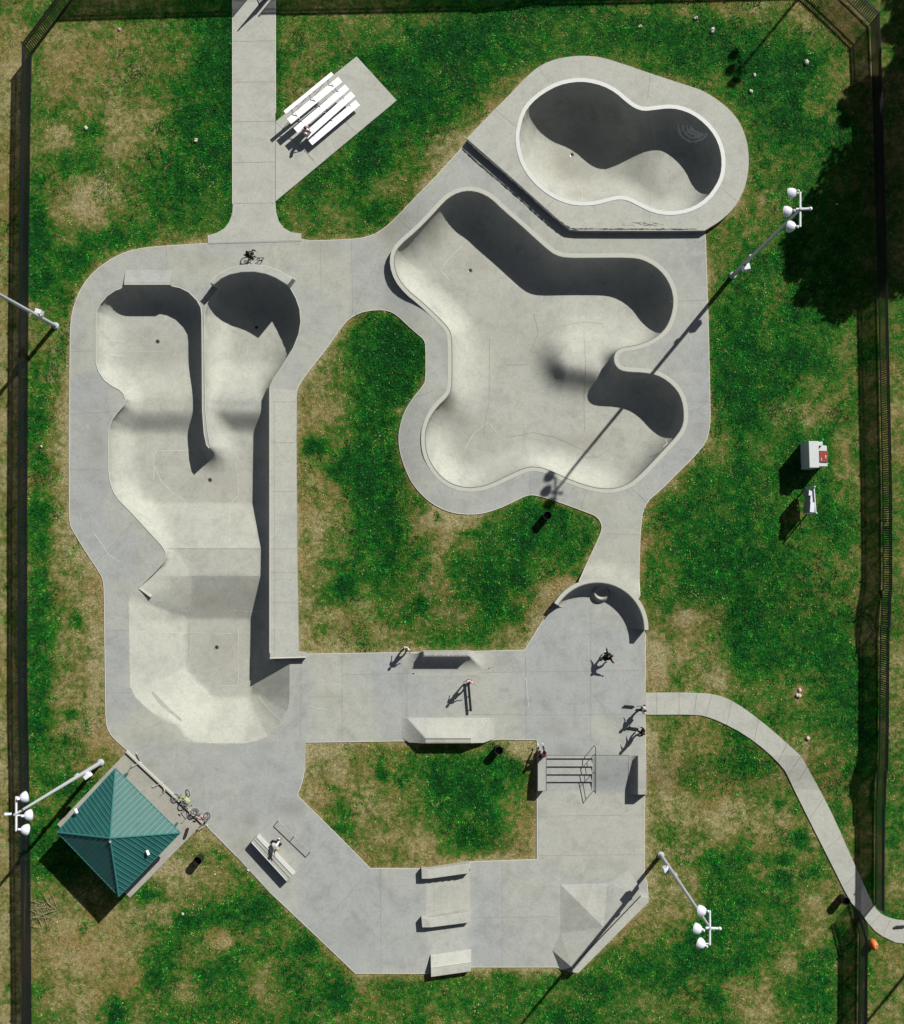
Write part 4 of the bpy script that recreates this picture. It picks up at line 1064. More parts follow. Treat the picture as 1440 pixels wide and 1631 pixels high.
# ---------------------------------------------------------------- floodlight poles
def head_dir(root, name, p, az, tilt):
    """bowl reflector; p = lamp centre"""
    m = MB(); Mx = Matrix.Translation(p) @ Matrix.Rotation(az, 4, 'Z') @ Matrix.Rotation(tilt, 4, 'Y') @ Matrix.Scale(.86, 4)
    prof = [(.001, .40), (.10, .39), (.19, .34), (.30, .22), (.375, .05), (.39, -.04), (.385, -.10), (.36, -.11), (.30, -.02), (.001, .10)]
    m.lathe(prof, Mx, 24); h_ = m.build(name, M['lampw'], root, True)
    m = MB(); m.tube([Mx @ Vector((0, 0, .38)), Mx @ Vector((0, 0, .58))], .07, 10); m.build('socket', M['lampw'], h_, True)
    m = MB(); m.torus(Mx @ Matrix.Translation((0, 0, -.07)), .385, .018, 24, 6); m.build('rim', M['galv'], h_, True)
def pole(px, py, label, side, boxside, z0=0.0, heads=((-.95, .55, -.25), (-.1, .75, 0), (.95, .5, .2)), hh=15.8):
    x, y = P(px, py); z0 = float(zgrass_px(px, py)) + .01
    r = empty('floodlight_pole', (x, y, z0), 0, label, 'floodlight', 'floodlight poles around the skate park')
    m = MB(); m.tube([(0, 0, -.2), (0, 0, .02), (0, 0, 5), (0, 0, hh)], [.16, .155, .13, .075], 14); m.build('pole', M['galv'], r, True)
    m = MB(); m.lathe([(.001, .16), (.20, .16), (.27, .06), (.27, -.05)], None, 14); m.build('pole_collar', M['galv'], r, True)
    m = MB(); m.tube([(0, -1.0, hh - .25), (0, 1.0, hh - .25)], .065, 8); m.build('crossbar', M['lampw'], r, True)
    m = MB(); m.tube([(-.25 , 0, hh - .2), (.55 * -side * -1 * -1, 0, hh - .1)], .075, 8); m.sphere((.55 * -side, 0, hh - .1), .11, 8); m.build('top_arm', M['lampw'], r, True)
    for dy, dx, az in heads:
        p = Vector((side * dx, dy, hh - .35))
        mm = MB(); mm.tube([(0, dy * .98, hh - .25), (side * (dx - .3), dy, hh - .28)], .045, 6); mm.build('bracket', M['lampw'], r, True)
        head_dir(r, 'lamp_head', p, (0 if side > 0 else PI) + az, R(-52))
    bx, by = boxside
    m = MB(); m.box((bx * .32, by * .32, 3.4), (.42, .30, .62), math.atan2(by, bx) + PI / 2); b_ = m.build('control_box', M['lampw'], r)
    m = MB(); m.box((bx * .12, by * .12, 3.5), (.12, .5, .12), math.atan2(by, bx) + PI / 2 + PI / 2); m.build('bracket', M['lampw'], r)
    m = MB(); m.box((-bx * .12, -by * .12, 4.9), (.16, .22, .28), math.atan2(by, bx)); m.build('junction_box', M['galv'], r)
    return r
pole(1164, 442, 'tall floodlight pole leaning over the shaded lawn beside the east deck', -1, (.2, -1), .55)
pole(160, 1215, 'tall floodlight pole by the green roofed shelter with white heads over the fence', 1, (.6, -.8), -.05)
pole(1055, 1366, 'tall floodlight pole on the lawn beside the south east corner bank', -1, (-.9, -.3), -.4)
pole(88, 519, 'tall floodlight pole on the narrow west lawn with its head out of view', 1, (.3, .9), -.05)
pole(1456, -225, 'floodlight pole beyond the north east fence throwing a long thin shadow', -1, (.5, .5), 0)
pole(1570, 1410, 'floodlight pole beyond the east fence throwing a thin shadow by the path', -1, (.5, .5), 0)

# ---------------------------------------------------------------- bleachers
bl = empty('bleachers', (0, 0, 0), 0, 'white aluminium bleachers with five long planks on a concrete pad', 'bleachers')
rows_ = [((453.6, 179.2), (529.6, 117), 1.50, .26), ((460.3, 193.5), (542, 126.5), 1.15, .47), ((471, 208), (553, 138.5), .95, .47), ((486.5, 217), (562.5, 149.5), .72, .47), ((494, 227), (570, 163.5), .45, .50)]
for (a, b, z, wd) in rows_:
    A, B = V(*a, z), V(*b, z); mid = (A + B) / 2; L = (B - A).length; an = math.atan2(B.y - A.y, B.x - A.x)
    m = MB(); 
    off = Vector((-math.sin(an), math.cos(an), 0))
    if wd > .3:
        for s_ in (-1, 1):
            m.box(mid + off * s_ * wd / 4, (L, wd / 2 - .006, .045), an)
    else: m.box(mid, (L, wd, .045), an)
    m.build('plank', M['alu'], bl)
A0, B0, A4, B4 = V(453.6, 179.2, 1.5), V(529.6, 117, 1.5), V(494, 227, .45), V(570, 163.5, .45)
for t in (.12, .5, .88):
    p0 = A0.lerp(B0, t); p4 = A4.lerp(B4, t)
    m = MB()
    m.tube([Vector((p0.x, p0.y, .03)), Vector((p4.x, p4.y, .03))], .025, 6); m.tube([p0 - Vector((0, 0, .05)), p4 - Vector((0, 0, .05))], .025, 6)
    for k in (0, .33, .66, 1):
        q = p0.lerp(p4, k); m.tube([Vector((q.x, q.y, .02)), q - Vector((0, 0, .04))], .022, 6)
    m.build('frame', M['galv'], bl, True)
m = MB()
for t in (.12, .5):
    p = A0.lerp(B0, t); q = A0.lerp(B0, t + .38)
    m.tube([Vector((p.x, p.y, .1)), q - Vector((0, 0, .1))], .018, 6); m.tube([p - Vector((0, 0, .1)), Vector((q.x, q.y, .1))], .018, 6)
m.build('cross_brace', M['galv'], bl, True)

# ---------------------------------------------------------------- fences
def fence_run(pts, label, hgt=1.83, pitch=.16, z0=-.05, bay=2.55, zf=None):
    W_ = [Vector((*P(px, py), 0)) for px, py in pts]
    root = empty('picket_fence', (0, 0, 0), 0, label, 'fence', 'black steel picket fence runs')
    # arc length param
    cum = [0]
    for a, b in zip(W_, W_[1:]): cum.append(cum[-1] + (b - a).length)
    def at(s):
        for i in range(len(W_) - 1):
            if s <= cum[i + 1] + 1e-6:
                return W_[i].lerp(W_[i + 1], (s - cum[i]) / (cum[i + 1] - cum[i])), (W_[i + 1] - W_[i]).normalized()
        return W_[-1], (W_[-1] - W_[-2]).normalized()
    L = cum[-1]; nb = max(1, round(L / bay)); bl_ = L / nb
    def zg(p):
        px, py = topx(p.x, p.y); return float(zgrass_px(px, py)) if zf is None else zf
    for i in range(nb + 1):
        p, d = at(min(L, i * bl_)); z = zg(p)
        m = MB(); m.box((p.x, p.y, z + hgt / 2 + .03), (.075, .075, hgt + .1), math.atan2(d.y, d.x)); m.box((p.x, p.y, z + hgt + .10), (.095, .095, .03), math.atan2(d.y, d.x)); m.build('post', M['fence'], root)
    for i in range(nb):
        m = MB(); s0 = i * bl_; npk = int(round(bl_ / pitch))
        for k in range(1, npk):
            p, d = at(s0 + k * bl_ / npk); z = zg(p); w = .036
            e = d * .046; f = Vector((-d.y, d.x, 0)) * .018; q = Vector((p.x, p.y, z + .06)); t = Vector((p.x, p.y, z + hgt))
            m.add([q - e - f, q + e - f, q + e + f, q - e + f, t - e - f, t + e - f, t + e + f, t - e + f, t + Vector((0, 0, .07))], [(0, 1, 5, 4), (1, 2, 6, 5), (2, 3, 7, 6), (3, 0, 4, 7), (4, 5, 8), (5, 6, 8), (6, 7, 8), (7, 4, 8)])
        a, d = at(s0); b, _ = at(s0 + bl_ - .001)
        for zz in (.22, 1.45, hgt - .1):
            c = (a + b) / 2; dd = (b - a); m.box((c.x, c.y, (zg(a) + zg(b)) / 2 + zz), (dd.length, .07, .07), math.atan2(dd.y, dd.x))
        m.build('picket_panel', M['fence'], root)
    return root
fence_run([(120, -6), (50.7, 86)], 'short angled picket fence across the north west corner')
fence_run([(50.7, 86), (48.5, 200), (45.5, 460), (43.5, 800), (43.7, 1100), (46, 1200), (48.5, 1400), (51, 1700)], 'long black picket fence down the west edge of the lawn')
fence_run([(120, -6), (404, -14)], 'black picket fence along the north edge, west of the walkway')
fence_run([(446, -15), (700, -20), (1000, -26), (1298, -34)], 'black picket fence along the north edge, east of the walkway')
fence_run([(1298, -34), (1341, 6), (1381, 45)], 'angled picket fence across the north east corner')
fence_run([(1381, 45), (1383, 93), (1393, 450), (1400, 780), (1401, 1000), (1400, 1200), (1398.5, 1444)], 'long black picket fence down the east edge above the footpath gap')
fence_run([(1360, 1443), (1373, 1462), (1372, 1560), (1371, 1700)], 'picket fence continuing down the east edge below the footpath gap')
gt = empty('fence_gate', (0, 0, 0), 0, 'open black gate leaf beside the north walkway opening', 'gate')
a, b = Vector((*P(413, 8), 0)), Vector((*P(441, -18), 0)); d = (b - a).normalized(); L = (b - a).length
m = MB()
for k in range(1, 12):
    p = a + d * L * k / 12; m.box((p.x, p.y, .95), (.03, .03, 1.75), math.atan2(d.y, d.x))
m.build('pickets', M['fence'], gt)
for zz in (.12, 1.0, 1.82): m = MB(); c = (a + b) / 2; m.box((c.x, c.y, zz), (L, .05, .05), math.atan2(d.y, d.x)); m.build('rail', M['fence'], gt)
for p in (a, b): m = MB(); m.box((p.x, p.y, .97), (.07, .07, 1.9)); m.build('gate_post', M['fence'], gt)

# ---------------------------------------------------------------- bins
def bin_(px, py, label, z, tilt=0):
    x, y = P(px, py); z = float(zgrass_px(px, py)); r = empty('litter_barrel', (x, y, z), 0, label, 'litter bin', 'black litter barrels on the grass')
    m = MB(); m.lathe([(.001, 0), (.25, 0), (.26, .02), (.275, .3), (.28, .32), (.275, .34), (.285, .62), (.29, .64), (.285, .66), (.285, .92), (.30, .94), (.30, .97), (.27, .97), (.26, .3), (.001, .3)], None, 24); m.build('barrel', M['dark'], r, True)
    m = MB(); m.torus(Matrix.Translation((0, 0, .96)), .285, .018, 24, 6); m.build('rim', M['dark'], r, True)
    m = MB(); m.sphere((.02, .03, .62), .2, 8, (1, 1, .5)); m.build('bag', M['black'], r, True)
    return r
bin_(319, 1366, 'black litter barrel on dry grass south east of the shelter', -.05)
bin_(794, 1192, 'black litter barrel on the inner lawn below the pale bank ramp', -.05)
bin_(1345.5, 1433.5, 'black litter barrel beside the footpath at the fence gap', -.5)
bin_(869.5, 822, 'black litter barrel in deep grass below the big bowl, in lamp shadow', .5)

# ---------------------------------------------------------------- electrical cabinet and rack
kb = empty('utility_cabinet', (0, 0, 0), 0, 'pale grey utility cabinet with a rust red panel on its side shelf', 'cabinet')
zg = .55; zt = zg + 1.9
top = [V(1288, 702.5, zt), V(1304, 702.5, zt), V(1305, 745, zt), V(1289.5, 745, zt)]
m = MB(); m.prism(top, zg - .1, .03); m.build('cabinet_body', M['cab'], kb)
zt2 = zg + 1.55; top = [V(1303.5, 708, zt2), V(1317, 710, zt2), V(1318.5, 743, zt2), V(1304.5, 743, zt2)]
m = MB(); m.prism(top, zg - .1, .03); m.build('side_cabinet', M['cab'], kb)
m = MB(); c = V(1311.5, 727, zt2 + .03); m.box(c, (.62, .78, .10), -.05); rp = m.build('red_panel', M['red'], kb)
m = MB(); m.box(c + Vector((.14, -.02, .06)), (.09, .22, .03)); m.box(c + Vector((-.15, -.2, .06)), (.06, .2, .02)); m.build('pale_mark', M['lip'], rp)
top = [V(1303, 703.5, zt - .1), V(1310.5, 703.5, zt - .1), V(1310.5, 710, zt - .1), V(1303, 710, zt - .1)]
m = MB(); m.prism(top, zg, .02); m.build('conduit_box', M['cab'], kb)
for k in range(2):
    m = MB(); a = V(1287.6, 712 + 18 * k, 1.2 + zg); m.box((a.x, a.y, zg + 1.0), (.03, .03, .25)); m.build('handle', M['black'], kb)
er = empty('meter_rack', (0, 0, 0), 0, 'open steel rack of grey meter boxes standing south of the cabinet', 'meter rack')
zg = .52
m = MB(); m.tube([V(1296.5, 776, zg + 2.0), V(1299.5, 817, zg + 2.0)], .045, 8); m.build('rail_bar', M['lampw'], er, True)
m = MB(); m.tube([V(1296.5, 776, zg + 1.0), V(1299.5, 817, zg + 1.0)], .03, 8); m.build('rail_bar', M['galv'], er, True)
for q in (V(1297.5, 775.5, zg + 2.1), V(1300.5, 817.5, zg + 2.1)):
    m = MB(); m.tube([(q.x, q.y, zg - .1), q], .055, 8); m.sphere(q, .075, 8); m.build('post', M['galv'], er, True)
for px, py, wx, wy, h0, h1, mt in ((1294, 808, .34, .72, .55, 2.0, 'cab2'), (1293.5, 795, .26, .46, .7, 1.9, 'cab2'), (1291.5, 785, .30, .40, .6, 1.9, 'cab2'), (1288.5, 788, .12, .2, .6, 1.2, 'cab')):
    q = V(px, py, zg + h1)
    m = MB(); m.box((q.x, q.y, zg + (h0 + h1) / 2), (wx, wy, h1 - h0), -.07); b_ = m.build('meter_box', M[mt], er)
    m = MB(); m.box((q.x, q.y, zg + h1 + .012), (wx * .9, wy * .94, .02), -.07); m.build('box_lid', M['lampw'], b_)

# ---------------------------------------------------------------- trees that shade the north east corner
def tree(x, y, R_, zc, label, seed, H_=None, n=4200):
    r = random.Random(seed); root = empty('shade_tree', (x, y, 0), 0, label, 'tree', 'trees beyond the north east fence')
    m = MB(); m.tube([(0, 0, -.1), (.1, .05, zc * .3), (-.1, .1, zc * .6), (0, 0, zc)], [.32, .25, .2, .12], 10)
    for k in range(9):
        a = k * 2.4 + r.random(); l = R_ * r.uniform(.5, .85); z0 = zc * r.uniform(.4, .75)
        m.tube([(0, 0, z0), (math.cos(a) * l * .5, math.sin(a) * l * .5, z0 + l * .45), (math.cos(a) * l, math.sin(a) * l, z0 + l * .6)], [.13, .08, .03], 6)
    m.build('trunk', M['bark'], root, True)
    clumps = []
    for k in range(46):
        u = Vector((r.gauss(0, 1), r.gauss(0, 1), r.gauss(0, .8))).normalized() * R_ * (r.random() ** .4) * .85
        clumps.append((u, R_ * r.uniform(.18, .34)))
    vs_ = []; fs = []
    for k in range(n):
        c, cr = clumps[k % len(clumps)]
        d = Vector((r.gauss(0, 1), r.gauss(0, 1), r.gauss(0, 1))).normalized() * cr * r.uniform(.5, 1.05)
        p = c + d; p.z = p.z * .62 + zc; s = r.uniform(.13, .26)
        u = Vector((r.gauss(0, 1), r.gauss(0, 1), r.gauss(0, .6))).normalized(); v = u.cross(Vector((r.gauss(0, 1), r.gauss(0, 1), 1))).normalized()
        k0 = len(vs_); vs_ += [p - u * s, p - v * s * .6, p + u * s, p + v * s * .6]; fs.append((k0, k0 + 1, k0 + 2, k0 + 3))
    mesh_obj('crown', vs_, fs, M['leaf'], root)
    return root
def shade(px, py, r_px, zc, label, seed, n=4200):
    k = zc / .78 / S; x, y = G(px + .635 * k, py - .772 * k); return tree(x, y, r_px * S * 1.05, zc, label, seed, n=n)
shade(1340, 392, 96, 12.0, 'broad leafy tree beyond the north east fence, shading the lawn', 1, 16000)
shade(1402, 300, 98, 13.0, 'tall dark leafy tree beyond the east fence, north of the broad one', 2, 16000)
shade(1366, 180, 38, 13, 'slim leafy tree behind the tall dark tree', 3, 4500)
shade(1466, 150, 92, 13, 'rounded leafy tree farthest north beyond the corner', 4, 13000)
shade(1322, 452, 62, 11.0, 'low leafy tree at the southern end of the shading row', 5, 8000)
shade(1468, 318, 96, 13, 'large leafy tree farthest east of the shading row', 6, 14000)
shade(1448, 20, 50, 13, 'small leafy tree north of the corner fence', 7, 6000)
shade(1400, 410, 70, 12, 'leafy tree between the broad tree and the southern low one', 9, 9000)
shade(1434, 66, 40, 12, 'young leafy tree just north of the rounded one', 10, 5000)
# ---------------------------------------------------------------- people
def skin_mesh(name, joints_, edges, mat, parent, root=0, sub=1):
    me = bpy.data.meshes.new(name); bm = bmesh.new(); ly = bm.verts.layers.skin.verify()
    vs_ = []
    for i, (p, r) in enumerate(joints_):
        v = bm.verts.new(p); v[ly].radius = (r, r); v[ly].use_root = (i == root); vs_.append(v)
    for a, b in edges: bm.edges.new((vs_[a], vs_[b]))
    bm.to_mesh(me); bm.free(); me.materials.append(mat)
    o = bpy.data.objects.new(name, me); C.objects.link(o); o.parent = parent
    md = o.modifiers.new('skin', 'SKIN'); md.use_smooth_shade = True
    s = o.modifiers.new('sub', 'SUBSURF'); s.levels = sub; s.render_levels = sub
    return o
def person(px, py, z, face, label, pose, shirt, legs, hair='hairk', scale=1.0, shoe='blackc', sleeve=.6, short=False, held=None):
    """pose: dict of joint positions (metres, x right, y forward, z up) overriding a standing figure"""
    J = dict(pel=(0, 0, .96), wst=(0, 0, 1.08), che=(0, 0, 1.30), nek=(0, .01, 1.47), jaw=(0, .03, 1.56), hed=(0, .025, 1.66), top=(0, .015, 1.73),
             hL=(-.10, 0, .92), kL=(-.11, .03, .50), aL=(-.12, -.02, .09), tL=(-.14, .15, .04), hR=(.10, 0, .92), kR=(.11, .03, .50), aR=(.12, -.02, .09), tR=(.14, .15, .04),
             sL=(-.18, 0, 1.41), eL=(-.24, -.03, 1.14), wL=(-.25, .07, .90), sR=(.18, 0, 1.41), eR=(.24, -.03, 1.14), wR=(.25, .07, .90))
    J.update(pose); J = {k: Vector(v) * scale for k, v in J.items()}
    x, y = P(px, py, z); root = empty('person', (x, y, z), face, label, 'person', 'people using the skate park')
    k_ = scale
    names = ['pel', 'wst', 'che', 'nek', 'jaw', 'hed', 'top', 'hL', 'kL', 'aL', 'tL', 'hR', 'kR', 'aR', 'tR', 'sL', 'eL', 'wL', 'sR', 'eR', 'wR']
    rad = dict(pel=.125, wst=.115, che=.135, nek=.055, jaw=.068, hed=.088, top=.05, hL=.08, kL=.052, aL=.036, tL=.032, hR=.08, kR=.052, aR=.036, tR=.032, sL=.055, eL=.038, wL=.026, sR=.055, eR=.038, wR=.026)
    js = [(J[n], rad[n] * k_) for n in names]; ix = {n: i for i, n in enumerate(names)}
    ed = [('pel', 'wst'), ('wst', 'che'), ('che', 'nek'), ('nek', 'jaw'), ('jaw', 'hed'), ('hed', 'top'), ('pel', 'hL'), ('hL', 'kL'), ('kL', 'aL'), ('aL', 'tL'), ('pel', 'hR'), ('hR', 'kR'), ('kR', 'aR'), ('aR', 'tR'),
          ('che', 'sL'), ('sL', 'eL'), ('eL', 'wL'), ('che', 'sR'), ('sR', 'eR'), ('eR', 'wR')]
    E = [(ix[a], ix[b]) for a, b in ed]
    for sd_, w, e in ((-1, 'wL', 'eL'), (1, 'wR', 'eR')):
        d = (J[w] - J[e]).normalized(); side = d.cross(Vector((0, 1, .2))).normalized(); nn = d.cross(side)
        palm = J[w] + d * .055 * k_; pi = len(js); js.append((palm, .026 * k_)); E.append((ix[w], pi))
        for f, ln in zip(range(4), (.068, .078, .072, .055)):
            o_ = side * (f - 1.5) * .019 * k_
            a = palm + o_ * 1.2 + d * .035 * k_; b = a + d * ln * .5 * k_ + nn * .008 * k_; c = b + d * ln * .4 * k_ + nn * .022 * k_
            i0 = len(js); js += [(a, .0095 * k_), (b, .0085 * k_), (c, .007 * k_)]; E += [(pi, i0), (i0, i0 + 1), (i0 + 1, i0 + 2)]
        t0 = J[w] + d * .03 * k_ - side * .035 * k_; t1 = t0 + (d - side * .8).normalized() * .045 * k_
        i0 = len(js); js += [(t0, .011 * k_), (t1, .009 * k_)]; E += [(pi, i0), (i0, i0 + 1)]
    fw = Vector((J['jaw'].x - J['nek'].x, J['jaw'].y - J['nek'].y + .02 * k_, 0))
    nose = J['hed'] + Vector((0, .10, -.035)) * k_; i0 = len(js); js.append((nose, .012 * k_)); E.append((ix['hed'], i0))
    skin_mesh('body', js, E, M['skin'], root)
    # shirt
    sn = ['pel', 'wst', 'che', 'nk', 'sL', 'mL', 'sR', 'mR']
    nk = J['che'].lerp(J['nek'], .72)
    mL = J['sL'].lerp(J['eL'], 1.0) if sleeve <= 1 else J['eL']; mR = J['sR'].lerp(J['eR'], 1.0)
    mL = J['sL'].lerp(J['eL'], min(1, sleeve)); mR = J['sR'].lerp(J['eR'], min(1, sleeve))
    jj = [(J['pel'] + Vector((0, 0, .02)), .145 * k_), (J['wst'], .145 * k_), (J['che'], .160 * k_), (nk, .085 * k_), (J['sL'], .078 * k_), (mL, .062 * k_), (J['sR'], .078 * k_), (mR, .062 * k_)]
    ee = [(0, 1), (1, 2), (2, 3), (2, 4), (4, 5), (2, 6), (6, 7)]
    if sleeve > 1:
        jj += [(J['wL'].lerp(J['eL'], .12), .045 * k_), (J['wR'].lerp(J['eR'], .12), .045 * k_)]; ee += [(5, 8), (7, 9)]
    skin_mesh('shirt', jj, ee, M[shirt], root)
    f_ = .25 if short else .92
    aL = J['kL'].lerp(J['aL'], f_ if not short else .15); aR = J['kR'].lerp(J['aR'], f_ if not short else .15)
    jj = [(J['pel'] - Vector((0, 0, .03)) * k_, .138 * k_), (J['hL'], .098 * k_), (J['kL'], .075 * k_), (aL, .058 * k_), (J['hR'], .098 * k_), (J['kR'], .075 * k_), (aR, .058 * k_)]
    skin_mesh('trousers', jj, [(0, 1), (1, 2), (2, 3), (0, 4), (4, 5), (5, 6)], M[legs], root)
    for a, t in (('aL', 'tL'), ('aR', 'tR')):
        d = (J[t] - J[a]); heel = J[a] - Vector((d.x, d.y, 0)) * .15 + Vector((0, 0, -.045)) * k_
        skin_mesh('shoe', [(heel, .045 * k_), (J[a].lerp(J[t], .5), .05 * k_), (J[t] + Vector((d.x, d.y, 0)) * .12, .042 * k_)], [(0, 1), (1, 2)], M[shoe], root)
    up = (J['top'] - J['jaw']).normalized()
    m = MB(); q = up.to_track_quat('Z', 'Y').to_matrix().to_4x4()
    c = J['hed'] + Vector((0, -.018, .018)) * k_
    m.sphere(c, .108 * k_, 12, (.92, 1.08, 1.0), q)
    m.v = [v for v in m.v]
    h_ = m.build('hair', M[hair], root, True)
    for s_ in (-1, 1):
        m = MB(); m.sphere(J['hed'] + Vector((s_ * .032, .082, -.005)) * k_, .011 * k_, 6); m.build('eye', M['dark'], root, True)
        m = MB(); m.sphere(J['hed'] + Vector((s_ * .088, .0, -.02)) * k_, .024 * k_, 6, (.5, 1, 1.3)); m.build('ear', M['skin'], root, True)
    m = MB(); m.sphere(J['jaw'] + Vector((0, .07, -.0)) * k_, .02 * k_, 6, (1.2, .5, .5)); m.build('mouth', M['redc'], root, True)
    return root
CROUCH = dict(pel=(0, -.18, .66), wst=(0, -.10, .80), che=(0, .08, .98), nek=(0, .20, 1.12), jaw=(0, .26, 1.19), hed=(0, .28, 1.28), top=(0, .27, 1.36), hL=(-.11, -.17, .63), kL=(-.24, .16, .46), aL=(-.26, -.04, .16), tL=(-.30, .12, .12), hR=(.11, -.17, .63), kR=(.24, .16, .46), aR=(.26, -.04, .16), tR=(.30, .12, .12),
              sL=(-.19, .13, 1.06), eL=(-.42, .18, .92), wL=(-.62, .26, .98), sR=(.19, .13, 1.06), eR=(.42, .12, .90), wR=(.60, .22, .86))
RIDE = dict(pel=(0, -.30, .86), wst=(0, -.20, .98), che=(0, .02, 1.14), nek=(0, .16, 1.26), jaw=(0, .22, 1.32), hed=(0, .25, 1.41), top=(0, .24, 1.49), hL=(-.10, -.28, .82), kL=(-.15, .05, .56), aL=(-.13, -.14, .30), tL=(-.13, .03, .26), hR=(.10, -.28, .82), kR=(.16, .12, .66), aR=(.13, .14, .36), tR=(.13, .30, .33),
            sL=(-.19, .08, 1.22), eL=(-.34, .16, 1.02), wL=(-.28, .34, .92), sR=(.19, .08, 1.22), eR=(.34, .16, 1.02), wR=(.28, .34, .92))
SIT = dict(pel=(0, 0, .10), wst=(0, 0, .22), che=(0, .06, .44), nek=(0, .14, .60), jaw=(0, .20, .66), hed=(0, .22, .75), top=(0, .20, .82), hL=(-.11, .05, .09), kL=(-.17, .46, .10), aL=(-.15, .48, -.30), tL=(-.16, .64, -.35), hR=(.11, .05, .09), kR=(.17, .46, .10), aR=(.15, .48, -.30), tR=(.16, .64, -.35),
           sL=(-.18, .08, .54), eL=(-.26, .22, .32), wL=(-.16, .42, .20), sR=(.18, .08, .54), eR=(.26, .22, .32), wR=(.14, .42, .20))
SITG = dict(SIT, kL=(-.20, .40, .34), aL=(-.16, .70, .02), tL=(-.17, .86, 0.0), kR=(.20, .40, .34), aR=(.16, .70, .02), tR=(.17, .86, 0.0), wL=(-.20, .46, .42), wR=(.20, .46, .42))
STEP = dict(kL=(-.11, .20, .52), aL=(-.11, .18, .10), tL=(-.12, .35, .05), kR=(.11, -.02, .52), aR=(.12, -.30, .14), tR=(.12, -.14, .06), eL=(-.26, -.12, 1.16), wL=(-.27, .02, .92), eR=(.26, .12, 1.16), wR=(.25, .32, 1.0))
ARMS = dict(eL=(-.33, .04, 1.18), wL=(-.46, .16, 1.02), eR=(.30, .0, 1.16), wR=(.42, .10, .96), kL=(-.16, .12, .50), kR=(.17, .1, .50))

# ---------------------------------------------------------------- wheeled things
def wheel(root, c, axis, R_, name='wheel', n=20):
    q = Vector(axis).to_track_quat('Z', 'Y').to_matrix().to_4x4(); Mx = Matrix.Translation(c) @ q
    w_ = empty(name, (0, 0, 0)); w_.parent = root
    m = MB(); m.torus(Mx, R_, .028, 26, 8); m.build('tyre', M['tyre'], w_, True)
    m = MB(); m.torus(Mx, R_ - .035, .010, 26, 6); m.build('rim', M['galv'], w_, True)
    m = MB(); m.tube([Mx @ Vector((0, 0, -.05)), Mx @ Vector((0, 0, .05))], .022, 8)
    for k in range(10):
        a = k * PI / 5; m.tube([Mx @ Vector((0, 0, .02 * (-1) ** k)), Mx @ Vector((math.cos(a) * (R_ - .035), math.sin(a) * (R_ - .035), 0))], .0025, 4, False)
    m.build('spokes', M['galv'], w_)
def bike(px, py, z, az, lean, label, paint_, steer=0.0, basket=None):
    """BMX bicycle; lean 0 = upright, 90 = lying on its side"""
    x, y = P(px, py, z); root = empty('bicycle', (x, y, z), 0, label, 'bicycle', 'bicycles around the shelter' if lean > 5 else None)
    root.rotation_mode = 'XYZ'; Mx = Matrix.Rotation(az, 4, 'Z') @ Matrix.Rotation(R(lean), 4, 'X')
    root.rotation_euler = Mx.to_euler()
    rw = .255
    wheel(root, Vector((-.47, 0, rw + .03)), (0, 1, 0), rw)
    ca, sa = math.cos(steer), math.sin(steer)
    wheel(root, Vector((.49, 0, rw + .03)), (-sa, ca, 0), rw)
    m = MB(); bb = (-.08, 0, .30); hd = (.33, 0, .62); hl = (.35, 0, .52); st = (-.17, 0, .58)
    for a, b in ((bb, hl), (st, hd), (bb, st), (hd, (.36, 0, .48))): m.tube([a, b], .019, 8)
    for s_ in (-.05, .05):
        m.tube([bb, (-.47, s_, rw + .03)], .011, 6); m.tube([st, (-.47, s_, rw + .03)], .010, 6)
    m.build('frame', M[paint_], root, True)
    m = MB(); 
    for s_ in (-.055, .055): m.tube([(.36, s_, .50), (.49, s_, rw + .03)], .014, 6)
    m.tube([(.36, -.055, .50), (.36, .055, .50)], .016, 6); m.build('fork', M[paint_], root, True)
    m = MB(); m.tube([(.33, 0, .62), (.31, 0, .70)], .018, 6)
    m.tube([(.28, -.36, .90), (.33, -.20, .90), (.33, -.08, .72), (.33, .08, .72), (.33, .20, .90), (.28, .36, .90)], .012, 6); m.build('handlebar', M['galv'], root, True)
    m = MB(); 
    for s_ in (-1, 1): m.tube([(.28, s_ * .36, .90), (.30, s_ * .25, .90)], .018, 6)
    m.build('grips', M['tyre'], root, True)
    m = MB(); m.tube([st, (-.19, 0, .66)], .014, 6); m.sphere((-.20, 0, .68), .12, 8, (1.1, .55, .28)); m.build('saddle', M['tyre'], root, True)
    m = MB(); m.torus(Matrix.Translation((bb[0], .04, bb[2])) @ Matrix.Rotation(PI / 2, 4, 'X'), .075, .008, 16, 5)
    m.tube([(bb[0], .06, bb[2]), (bb[0] + .12, .07, bb[2] - .11)], .010, 5); m.tube([(bb[0], -.06, bb[2]), (bb[0] - .12, -.07, bb[2] + .11)], .010, 5)
    m.box((bb[0] + .12, .12, bb[2] - .11), (.09, .10, .02)); m.box((bb[0] - .12, -.12, bb[2] + .11), (.09, .10, .02)); m.build('crank_set', M['black'], root)
    return root
